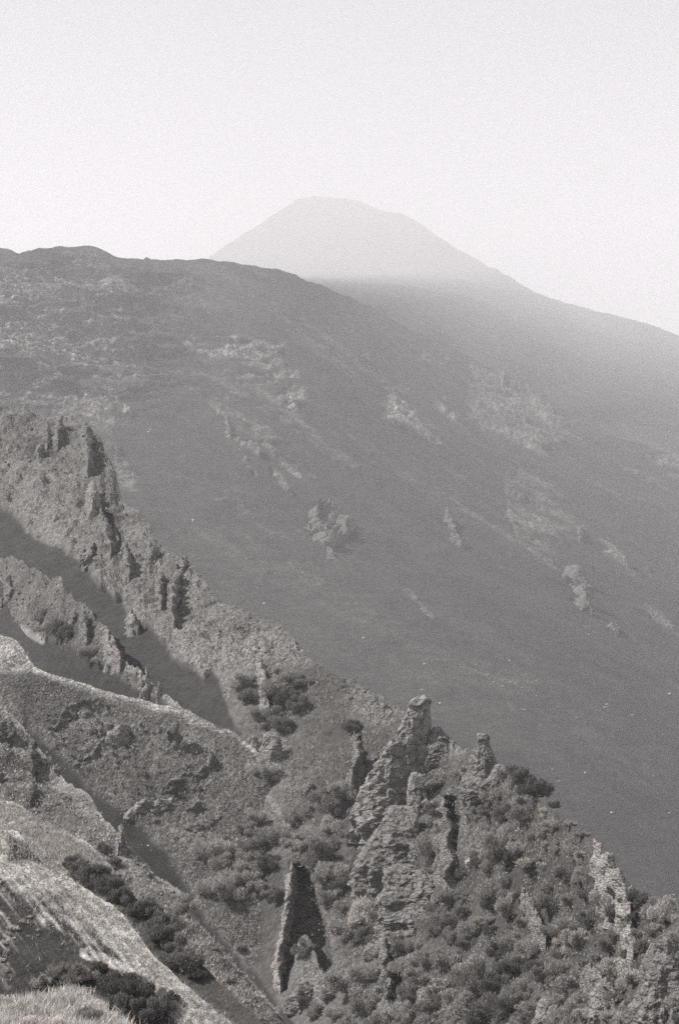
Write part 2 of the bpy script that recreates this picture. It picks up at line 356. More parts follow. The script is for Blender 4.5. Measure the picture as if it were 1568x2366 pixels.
# main spur: crags at the left, scrub at the right
D = Sheet('near_spur', [(200, 960, 760), (-60, 900, 860), (430, 1290, 540), (685, 1480, 440), (960, 1640, 380), (1100, 1740, 335), (1250, 1860, 295), (1420, 2000, 255), (1568, 2110, 232), (0, 1200, 640), (300, 1500, 480), (550, 1680, 412),
           (700, 2000, 358), (640, 2366, 322), (900, 2366, 296), (1100, 2366, 268), (1568, 2366, 214), (900, 1950, 348), (1250, 2150, 276), (480, 2120, 364), (600, 1800, 390), (300, 1900, 402)],
          [(-120, 860), (0, 930), (60, 950), (100, 962), (150, 965), (195, 968), (212, 1000), (232, 1010), (245, 1060), (262, 1090), (275, 1135), (285, 1165), (312, 1172), (332, 1180), (350, 1215), (362, 1240), (378, 1262), (400, 1285),
           (430, 1292), (446, 1320), (470, 1338), (490, 1378), (512, 1388), (545, 1402), (575, 1418), (600, 1435), (640, 1432), (668, 1455), (686, 1480), (712, 1512), (740, 1532), (780, 1548), (820, 1560), (860, 1588), (900, 1612),
           (930, 1632), (955, 1660), (1000, 1700), (1040, 1712), (1075, 1740), (1110, 1760), (1150, 1785), (1200, 1812), (1240, 1850), (1258, 1874), (1290, 1898), (1330, 1930), (1370, 1962), (1420, 2020), (1460, 2066), (1510, 2100), (1568, 2135), (1700, 2200)],
          -120, 1700, 2520, 2.7, .22, .6)
CHUTE = [(-130, 1090), (0, 1165), (40, 1192), (80, 1235), (140, 1262), (198, 1298), (205, 1330), (235, 1352), (285, 1392), (300, 1428), (340, 1455), (385, 1500), (400, 1520), (440, 1548), (474, 1566), (486, 1550), (500, 1552), (512, 1590), (535, 1640), (556, 1690),
         (500, 1760), (-130, 1760)]
GULLY = [(60, 1672), (110, 1720), (160, 1765), (225, 1840), (290, 1880), (310, 1900), (380, 1960), (425, 2040), (470, 2110), (530, 2180), (600, 2260), (690, 2380), (760, 2500), (600, 2520), (430, 2180), (300, 2000), (150, 1830), (20, 1690)]
D_ROCK = [([(-140, 850), (240, 940), (300, 1160), (500, 1380), (690, 1480), (720, 1520), (640, 1540), (545, 1560), (470, 1572), (300, 1440), (190, 1290), (-20, 1160), (-140, 1100)], .8),
 ([(800, 1560), (880, 1595), (930, 1640), (900, 1690), (850, 1670), (808, 1640)], .75), ([(860, 1730), (930, 1690), (1000, 1720), (1010, 1860), (960, 1880), (900, 1870), (865, 1800)], .8),
 ([(870, 1850), (960, 1870), (940, 1960), (880, 1990), (858, 1930)], .8), ([(858, 2020), (920, 1998), (1000, 2040), (1005, 2110), (960, 2160), (880, 2140), (862, 2080)], 1.0),
 ([(1070, 1730), (1160, 1760), (1180, 1820), (1110, 1840), (1050, 1790)], .8), ([(1040, 1900), (1120, 1860), (1110, 1990), (1060, 2000)], .6),
 ([(1500, 2180), (1640, 2100), (1640, 2420), (1520, 2420), (1480, 2300)], .95), ([(1360, 2290), (1440, 2260), (1440, 2360), (1370, 2380)], .8), ([(1230, 2300), (1290, 2310), (1280, 2366), (1235, 2350)], .8),
 ([(680, 2230), (760, 2240), (740, 2310), (670, 2300)], .8), ([(550, 1700), (655, 1700), (650, 1790), (560, 1780)], .8), ([(990, 1680), (1060, 1720), (1080, 1770), (1020, 1740)], .9)]
HOLLOW = [(684, 1992), (700, 2000), (722, 2035), (736, 2100), (758, 2170), (768, 2235), (752, 2258), (738, 2222), (722, 2175), (705, 2158), (690, 2172), (676, 2230), (660, 2288), (650, 2290), (652, 2230), (655, 2180), (662, 2150), (668, 2105), (675, 2050)]
HOLLOWS = [([(1028, 1850), (1046, 1850), (1060, 1895), (1052, 1950), (1056, 1990), (1042, 2032), (1030, 2026), (1038, 1980), (1034, 1900)], .7),
 ([(893, 2190), (914, 2220), (926, 2268), (916, 2312), (893, 2334), (899, 2250)], .6), ([(830, 1690), (838, 1730), (838, 1786), (812, 1814), (800, 1808), (824, 1762)], .6),
 ([(1000, 1690), (1012, 1745), (1004, 1800), (988, 1836), (972, 1850), (972, 1700)], .6), ([(428, 1288), (440, 1310), (434, 1332), (419, 1348), (412, 1405), (405, 1410), (408, 1350)], .9),
 ([(240, 1190), (262, 1190), (272, 1230), (290, 1260), (282, 1272), (258, 1262), (246, 1230)], 1.0), ([(292, 1268), (302, 1280), (306, 1318), (296, 1322)], .7), ([(205, 1262), (220, 1275), (204, 1300), (190, 1304)], .7)]
def D_mask(v, px, py):
    qx, qy = warp(v, px, py, 1 / 6., 16, 105); m = np.zeros(px.shape)
    rg = fbm(v, 1 / 4., 4, 131)
    for pts, k in D_ROCK: m = np.maximum(m, area(qx, qy, pts, 34) * k)
    m = m * sstep(-.75, .05, rg + .3 * fbm(v, 1 / 12., 3, 77))
    ch = area(px + (qx - px) * .8 + 5 * rg, py + (qy - py) * .8 + 5 * rg, CHUTE, 10)
    return m * (1 - ch), ch
def D_disp(v, px, py):
    s = v[:, 1] / F; m, ch = D_mask(v, px, py)
    left = sstep(760, 600, px - (py - 1500) * .2)
    v2 = v @ np.array([[.94, 0, .34], [0, 1, 0], [-.34, 0, .94]])
    st = terr(fbm(v2 * np.array([.5, .6, 1.8]), 1 / 7., 4, 114, .55), 5, .7)
    rg = fbm(v, 1 / 7., 5, 111, .6, True); vert = fbm(v * np.array([1.6, .5, .35]), 1 / 5., 4, 119, .6, True)
    h = 26 * fbm(v, 1 / 60., 3, 102) + 9 * fbm(v, 1 / 16., 3, 104)
    rough = m * (2 + 13 * rg + (55 - 25 * left) * st + 7 * vert * left) + (1 - m) * (3.2 * fbm(v, 1 / 2.6, 4, 107, .65))
    h = h + rough * (1 - .96 * ch)
    h = h * (1 - .6 * ch) - ch * 8
    qx, qy = warp(v, px, py, 1 / 3., 7, 171); pit = sum(area(qx, qy, p_, 7) * d_ for p_, d_ in [(HOLLOW, 1.0)] + HOLLOWS)       # sheer-sided hollows, outlined as the shadows beside the rock fins, sunk to hold shade
    h = h * (1 - .6 * np.clip(pit, 0, 1))
    return (h * s)[:, None] * NRM + (pit * 13.5)[:, None] * v / np.linalg.norm(v, axis=1)[:, None]
D.disp = D_disp
def D_paint(v, px, py):
    m, ch = D_mask(v, px, py); n = fbm(v, 1 / 9., 4, 141); f = fbm(v, 1 / 2.2, 3, 142)
    left = sstep(760, 560, px - (py - 1500) * .2)
    t = .075 * (1 + .3 * n + .4 * f)
    t = lay(t, left, .135 * (1 + .25 * n + .25 * f))
    t = lay(t, m, .18 * (1 + .4 * n) * (1 - .25 * sstep(1300, 1000, py)))
    qx, qy = warp(v, px, py, 1 / 10., 22, 155)
    pale = np.maximum(area(qx, qy, [(55, 1150), (120, 1165), (190, 1250), (215, 1292), (130, 1262), (70, 1205)], 40), area(qx, qy, [(400, 1480), (520, 1490), (575, 1520), (560, 1560), (480, 1572), (420, 1530)], 40))
    t = lay(t, pale * .75, .19)
    dk = np.maximum(area(qx, qy, [(40, 1010), (115, 1022), (150, 1055), (80, 1065)], 24), .6 * area(qx, qy, [(390, 1290), (430, 1290), (420, 1345), (380, 1330)], 18)); t = lay(t, dk, .07)
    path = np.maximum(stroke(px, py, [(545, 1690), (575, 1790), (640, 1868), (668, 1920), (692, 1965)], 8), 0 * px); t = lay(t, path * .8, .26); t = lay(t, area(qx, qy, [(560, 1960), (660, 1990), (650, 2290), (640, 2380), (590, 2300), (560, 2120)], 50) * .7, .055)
    g = area(qx, qy, GULLY, 14); t = lay(t, g, .042)
    t = lay(t, ch, .046 * (1 + .1 * n)); return t, np.clip(m + .4 * (1 - ch) * (1 - g), .05, 1)
D.paint = D_paint

# crag ridge between the two chutes
C3 = Sheet('middle_ridge', [(0, 1285, 600), (145, 1345, 520), (290, 1530, 455), (545, 1690, 411), (0, 1440, 560), (200, 1560, 465), (0, 1600, 535), (300, 1660, 440)],
           [(-120, 1225), (-40, 1262), (0, 1283), (40, 1300), (60, 1312), (100, 1325), (118, 1338), (146, 1342), (150, 1372), (180, 1402), (200, 1408), (232, 1448), (252, 1462), (262, 1492), (278, 1528), (292, 1538), (322, 1556), (345, 1574), (370, 1596), (400, 1622), (450, 1652), (500, 1675), (560, 1700)],
           -120, 560, [(-120, 1640), (100, 1700), (560, 1745)], 2.7, .12, .9)
C3_SCREE = [(-130, 1400), (0, 1448), (20, 1440), (60, 1462), (100, 1480), (150, 1500), (190, 1512), (250, 1545), (300, 1590), (352, 1610), (420, 1652), (560, 1750), (-130, 1760)]
def C3_disp(v, px, py):
    s = v[:, 1] / F; qx, qy = warp(v, px, py, 1 / 8., 12, 205); ch = area(qx, qy, C3_SCREE, 12)
    vert = fbm(v * np.array([1.8, .5, .4]), 1 / 5., 4, 219, .6, True)
    h = 14 * fbm(v, 1 / 40., 3, 202) + (1 - .97 * ch) * (12 * vert + 6 * fbm(v, 1 / 5., 4, 207, .6, True))
    h = h * sstep(420, 330, px) + (1 - sstep(420, 330, px)) * 1.0
    return (h * s)[:, None] * NRM
C3.disp = C3_disp
def C3_paint(v, px, py):
    qx, qy = warp(v, px, py, 1 / 8., 12, 205); ch = area(qx, qy, C3_SCREE, 12); n = fbm(v, 1 / 9., 4, 241)
    t = .125 * (1 + .35 * n) * (1 - .3 * area(qx, qy, [(90, 1400), (190, 1440), (260, 1560), (200, 1540), (90, 1490)], 60))
    t = lay(t, ch, .044); rim = stroke(px, py, [(10, 1440), (40, 1452), (98, 1482)], 9)
    rim = np.maximum(rim, stroke(px, py, [(285, 1540), (345, 1578), (400, 1624), (450, 1655), (545, 1692)], 12)); t = lay(t, rim * .85, .26)
    return t, np.clip(.75 * (1 - ch), .05, 1)
C3.paint = C3_paint

# ledged face under the pale crest
def plane_ctrl(p, q, r, pts):
    return [(x, y, r / (vz(y) - p * ux(x) - q)) for x, y in pts]
L4 = Sheet('ledge_slope', plane_ctrl(.10, .60, -285., [(0, 1470), (541, 1688), (300, 1900), (0, 1700), (640, 2366), (700, 1960), (200, 1700), (450, 2100)]),
           [(-120, 1400), (-40, 1440), (0, 1462), (40, 1482), (62, 1512), (82, 1540), (110, 1552), (160, 1570), (210, 1588), (260, 1604), (300, 1614), (350, 1624), (400, 1636), (440, 1656), (480, 1672), (541, 1692), (620, 1760), (760, 1960)],
           -120, 760, [(-120, 1900), (0, 1900), (300, 2200), (640, 2520), (760, 2520)], 2.4, .1, .8)
def L4_disp(v, px, py):
    s = v[:, 1] / F; qx, qy = warp(v, px, py, 1 / 6., 12, 305); g = area(qx, qy, GULLY, 18)
    v2 = v @ np.array([[.9, 0, .43], [0, 1, 0], [-.43, 0, .9]])
    st = terr(fbm(v2 * np.array([.35, .5, 1.8]), 1 / 6., 4, 314), 4, .75)
    lm = area(qx, qy, [(90, 1690), (230, 1610), (330, 1660), (520, 1760), (500, 1880), (420, 1930), (280, 1890), (180, 1780)], 60)
    d = py - np.interp(px, L4.crest[:, 0], L4.crest[:, 1])
    h = 22 * fbm(v, 1 / 45., 3, 302) + 8 * fbm(v, 1 / 12., 3, 303) + (1 - g) * (lm * (38 * st + 6 * fbm(v, 1 / 3., 4, 306, .6, True)) + 3.4 * fbm(v, 1 / 2.2, 4, 307, .65)) - g * 16
    h = h * sstep(-20, 50, d)
    return (h * s)[:, None] * NRM
L4.disp = L4_disp
def L4_paint(v, px, py):
    qx, qy = warp(v, px, py, 1 / 6., 12, 305); g = area(qx, qy, GULLY, 14); n = fbm(v, 1 / 8., 4, 341); f = fbm(v, 1 / 2., 3, 342)
    d = py - np.interp(px, L4.crest[:, 0], L4.crest[:, 1])
    t = .12 * (1 + .5 * n + .35 * f)
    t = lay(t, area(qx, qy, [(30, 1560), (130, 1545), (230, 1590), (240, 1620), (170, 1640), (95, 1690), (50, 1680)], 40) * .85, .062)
    rim = (1 - sstep(4, 26, d + 8 * n)) * sstep(-60, 60, px); t = lay(t, rim * .85, .40)
    t = lay(t, area(qx, qy, [(-130, 1430), (0, 1462), (80, 1540), (60, 1556), (-130, 1560)], 18), .30)
    t = lay(t, area(qx, qy, [(330, 1680), (420, 1700), (480, 1720), (440, 1790), (350, 1770)], 60) * .4, .16)
    t = lay(t, stroke(qx, qy, [(420, 1700), (470, 1712), (540, 1800)], 10) * .4, .2)
    t = lay(t, g, .04 * (1 + .15 * f)); return t, np.clip(.7 * (1 - g) + .08, 0, 1)
L4.paint = L4_paint

# banks in front of the gully
L5 = Sheet('gully_bank', plane_ctrl(.15, .55, -168., [(0, 1640), (250, 1905), (480, 2160), (660, 2366), (0, 1950), (300, 2200)]),
           [(-120, 1570), (-40, 1620), (0, 1640), (28, 1655), (60, 1692), (82, 1716), (110, 1745), (134, 1773), (152, 1806), (200, 1838), (218, 1860), (226, 1878), (250, 1905), (262, 1918), (280, 1935), (330, 1990), (352, 2015), (400, 2052), (418, 2062), (428, 2092), (440, 2112), (470, 2148), (505, 2186), (545, 2232), (585, 2276), (640, 2338), (680, 2386), (780, 2500)],
           -120, 780, [(-120, 1980), (150, 2050), (400, 2330), (780, 2600)], 2.4, .1, .9)
def L5_disp(v, px, py):
    s = v[:, 1] / F; d = py - np.interp(px, L5.crest[:, 0], L5.crest[:, 1])
    h = 72 * fbm(v @ np.array([[.8, .6, 0], [-.6, .8, 0], [0, 0, 1]]) * np.array([.16, 1, .6]), 1 / 9., 4, 402, .5, True) + 8 * fbm(v, 1 / 3., 4, 404, .6, True) + 3.4 * fbm(v, 1 / 1.2, 4, 407, .65)
    h = h * sstep(-10, 60, d); return (h * s)[:, None] * NRM
L5.disp = L5_disp
def L5_paint(v, px, py):
    n = fbm(v, 1 / 5., 4, 441); f = fbm(v, 1 / 1.2, 3, 442); d = py - np.interp(px, L5.crest[:, 0], L5.crest[:, 1])
    t = .12 * (1 + .35 * n + .4 * f); t = lay(t, (1 - sstep(3, 16, d + 6 * n)) * .8, .3)
    for p in ([(0, 1705), (60, 1760), (110, 1800), (180, 1860), (250, 1930)], [(95, 1730), (150, 1806)], [(280, 2010), (420, 2090), (600, 2290)], [(100, 1780), (215, 1868)]): t = lay(t, stroke(px + 6 * n, py + 6 * f, p, 14) * .55, .27)
    return t, np.full(t.shape, .5)
L5.paint = L5_paint
L6 = Sheet('grass_bank', plane_ctrl(.15, .50, -116., [(0, 1845), (223, 1969), (400, 2130), (600, 2350), (0, 2050), (250, 2200)]),
           [(-120, 1835), (-40, 1840), (0, 1847), (43, 1861), (82, 1888), (147, 1922), (196, 1947), (226, 1972), (262, 2010), (300, 2060), (350, 2120), (420, 2190), (480, 2240), (560, 2320), (640, 2400), (760, 2500)],
           -120, 760, [(-120, 2060), (200, 2200), (760, 2650)], 2.4, .1, .9)
def L6_disp(v, px, py):
    s = v[:, 1] / F; d = py - np.interp(px, L6.crest[:, 0], L6.crest[:, 1])
    h = 20 * fbm(v @ np.array([[.8, .6, 0], [-.6, .8, 0], [0, 0, 1]]) * np.array([.25, 1, 1]), 1 / 6., 3, 501, .5, True) + 16 * fbm(v, 1 / 14., 3, 502) + 3.5 * fbm(v, 1 / .8, 4, 507, .65); h = h * sstep(-10, 60, d); return (h * s)[:, None] * NRM
L6.disp = L6_disp
def L6_paint(v, px, py):
    n = fbm(v, 1 / 3., 4, 541); f = fbm(v, 1 / .7, 3, 542)
    t = .46 * (1 + .2 * n + .3 * f); t = lay(t, sstep(215, 270, px + 20 * n), .075); return t, np.full(t.shape, .35)
L6.paint = L6_paint
L7 = Sheet('cinder_slope', plane_ctrl(.05, .50, -84., [(0, 1905), (141, 2010), (344, 2195), (540, 2366), (0, 2366), (250, 2300)]),
           [(-120, 1860), (-40, 1893), (0, 1912), (20, 1920), (40, 1922), (62, 1948), (98, 1990), (141, 2012), (168, 2034), (196, 2056), (262, 2095), (285, 2116), (301, 2136), (344, 2195), (372, 2222), (409, 2260), (460, 2302), (513, 2345), (560, 2384), (760, 2540)],
           -120, 760, [(-120, 2520), (300, 2560), (760, 2700)], 2.4, .12, .9)
def L7_streak(v, px, py):
    # grass lies in bands that run along the slope
    a = (px * .62 + py * .78); b = (-px * .78 + py * .62)
    q = np.c_[a / 90., b / 9., np.zeros(len(px))]; return fbm(q, 1.0, 4, 660, .6)
def L7_disp(v, px, py):
    s = v[:, 1] / F; d = py - np.interp(px, L7.crest[:, 0], L7.crest[:, 1]); sk = L7_streak(v, px, py)
    h = 14 * fbm(v, 1 / 9., 3, 602) + 3 * sk + 2.5 * fbm(v, 1 / .5, 4, 607, .65); h = h * sstep(-10, 60, d); return (h * s)[:, None] * NRM
L7.disp = L7_disp
def L7_paint(v, px, py):
    n = fbm(v, 1 / 3., 4, 641); f = fbm(v, 1 / .5, 3, 642); d = py - np.interp(px, L7.crest[:, 0], L7.crest[:, 1]); sk = L7_streak(v, px, py)
    t = .052 * (1 + .2 * n + .3 * f)
    gr = (1 - sstep(40, 190, d + 40 * n)) ; gr = np.maximum(gr, .8 * stroke(px, py, [(200, 2202), (260, 2225), (330, 2270), (410, 2332), (520, 2420)], 22))
    lo = area(px, py, [(-130, 1960), (50, 1960), (50, 2180), (20, 2290), (-130, 2290)], 120) * .35; gr = np.maximum(gr, lo)
    t = lay(t, np.clip(sstep(-.35, .4, sk + gr * 1.3 - .75 + .3 * f), 0, 1) * sstep(.05, .4, gr), .46 * (1 + .25 * f))
    cut = area(px + 8 * f, py + 8 * n, [(20, 1925), (60, 1945), (98, 1985), (145, 2010), (120, 2012), (70, 1985), (20, 1990)], 12); t = lay(t, cut, .05)
    return t, np.full(t.shape, .3)
L7.paint = L7_paint
L8 = Sheet('foreground_bank', [(0, 2310, 52), (177, 2283, 56), (360, 2366, 50), (0, 2366, 46), (200, 2366, 48)],
           [(-120, 2320), (0, 2312), (33, 2306), (100, 2296), (177, 2284), (210, 2300), (240, 2330), (280, 2352), (360, 2390), (500, 2470)],
           -120, 500, [(-120, 2560), (500, 2700)], 2.4, .1, .9)
def L8_disp(v, px, py):
    s = v[:, 1] / F; h = 8 * fbm(v, 1 / 3., 3, 702) + 4 * fbm(v, 1 / .3, 3, 707, .65); return (h * s)[:, None] * NRM
L8.disp = L8_disp
L8.paint = lambda v, px, py: (.26 * (1 + .4 * fbm(v, 1 / .6, 4, 741)), np.full(px.shape, .4))

E.jag, D.jag, C3.jag, L4.jag, L5.jag, L6.jag, L7.jag = 1.8, 6, 8, 4, 9, 6, 5
far.build(terrain_mat('fog_slope_cinder', 4.0))
E.build(terrain_mat('far_cinder_and_rock', 1.25))
D.build(terrain_mat('spur_rock_and_turf', .17))
C3.build(terrain_mat('ridge_rock', .24))
L4.build(terrain_mat('ledge_slope_turf', .19))
L5.build(terrain_mat('bank_turf', .125))
L6.build(terrain_mat('dry_grass_turf', .09))
L7.build(terrain_mat('cinder_and_dry_grass', .055))
L8.build(terrain_mat('pale_grass_turf', .03))
# valley floor under everything, out to the horizon
me = mesh_np('ground', np.array([[-9000, -200, -520], [9000, -200, -520], [9000, 18900, -520], [-9000, 18900, -520]], float), np.array([[0, 1, 2, 3]]))
gm, gt, gb = mat_new('valley_cinder'); gb.inputs['Base Color'].default_value = (.05, .049, .047, 1)
tag(mk('ground', me, gm), kind='structure')
#==THINGS==
# ------------------------------------------------------------------ rock walls (dykes), ledges, crags, boulders
rock_near = rock_mat('weathered_lava', .26, .17, 12)
rock_pale = rock_mat('pale_bedded_tuff', .36, .17, 28)
rock_far = rock_mat('distant_lava', .2, .8, 10)
rock_dark = rock_mat('dark_lava', .20, .2, 24)
crag_a = rock_mat('fractured_pale_lava', .28, .17, 38, 1.2, 1.5, .07)
crag_b = rock_mat('fractured_grey_lava', .22, .17, -20, 1.2, 1.3, .08)
crag_c = rock_mat('bedded_grey_lava', .24, .17, 6, 1.1, 2.2, .10)
def wall_mesh(name, S, top, hs, th, seed, lean=0.0, cell=.28, ro=1.0):
    rnd = np.random.RandomState(seed)
    P = []
    for (x, y), h in zip(top, hs):
        Y = S.Y(np.array([float(x)]), np.array([float(y)]))[0]
        for _ in range(2):
            b = S.at(x, y + h * F / Y)[0]; Y = b[1]
        P.append(b)
    P = np.array(P); hs = np.array(hs, float); th = np.array(th if hasattr(th, '__len__') else [th] * len(hs), float)
    seg = np.linalg.norm(np.diff(P, axis=0), axis=1); L = np.r_[0, np.cumsum(seg)]
    n = int(np.clip(L[-1] / cell, 8, 220)); u = np.linspace(0, L[-1], n)
    C = np.stack([np.interp(u, L, P[:, k]) for k in range(3)], 1)
    h = np.interp(u, L, hs); w = np.interp(u, L, th) * np.clip(np.minimum(u, L[-1] - u) / (L[-1] * .12 + .01) + .25, 0, 1)
    h = h * (1 + .22 * ro * fbm(np.c_[u, u * 0, u * 0 + seed], .55, 3, seed)) 
    T = np.gradient(C, axis=0); T[:, 2] = 0; T /= np.linalg.norm(T, axis=1)[:, None] + 1e-9
    Nn = np.c_[T[:, 1], -T[:, 0], T[:, 0] * 0]
    nk = 26; a = np.linspace(0, math.pi, nk)
    prof_x = -np.sign(np.cos(a)) * np.abs(np.cos(a)) ** .45; prof_z = np.sin(a) ** .55
    V = []
    for i in range(n):
        zz = -1.5 * th[0] - .12 * h[i] + prof_z * (h[i] + 1.5 * th[0] + .12 * h[i])
        xx = prof_x * w[i] * (1.25 - .5 * prof_z) * .5
        V.append(C[i] + np.outer(xx + lean * zz, Nn[i]) + np.c_[xx * 0, xx * 0, zz])
    V = np.array(V); nv = V.reshape(-1, 3).copy(); ws = np.repeat(w, nk)
    q = nv + seed * 7.1
    side = np.tile(prof_x, n)[:, None] * np.repeat(Nn, nk, 0)
    blk = terr(fbm(q * np.array([1, 1, 2.2]), .9 / max(th[0], .5), 3, seed + 3), 5, .5) * 1.3 + .5 * fbm(q, 2.2 / max(th[0], .5), 3, seed + 9)
    nv += side * (blk * ws * .8 * ro)[:, None]
    nv[:, 2] += np.tile(prof_z, n) * .6 * ro * ws * terr(fbm(q * np.array([1, 1, .2]), 1.1 / max(th[0], .5), 3, seed + 5), 4, .4) * 2
    f = grid_faces(n, nk)
    caps = []
    for r in (0, n - 1):
        base = r * nk
        for k in range(nk // 2 - 1):
            qd = [base + k, base + k + 1, base + nk - 2 - k, base + nk - 1 - k]
            caps.append(qd if r else qd[::-1])
    f = np.r_[f, np.array(caps)]
    return mesh_np(name, nv, f)
def rock_thing(name, me, mat, label, cat, group=None):
    o = mk(name, me, mat, None, False); return tag(o, label, cat, group)
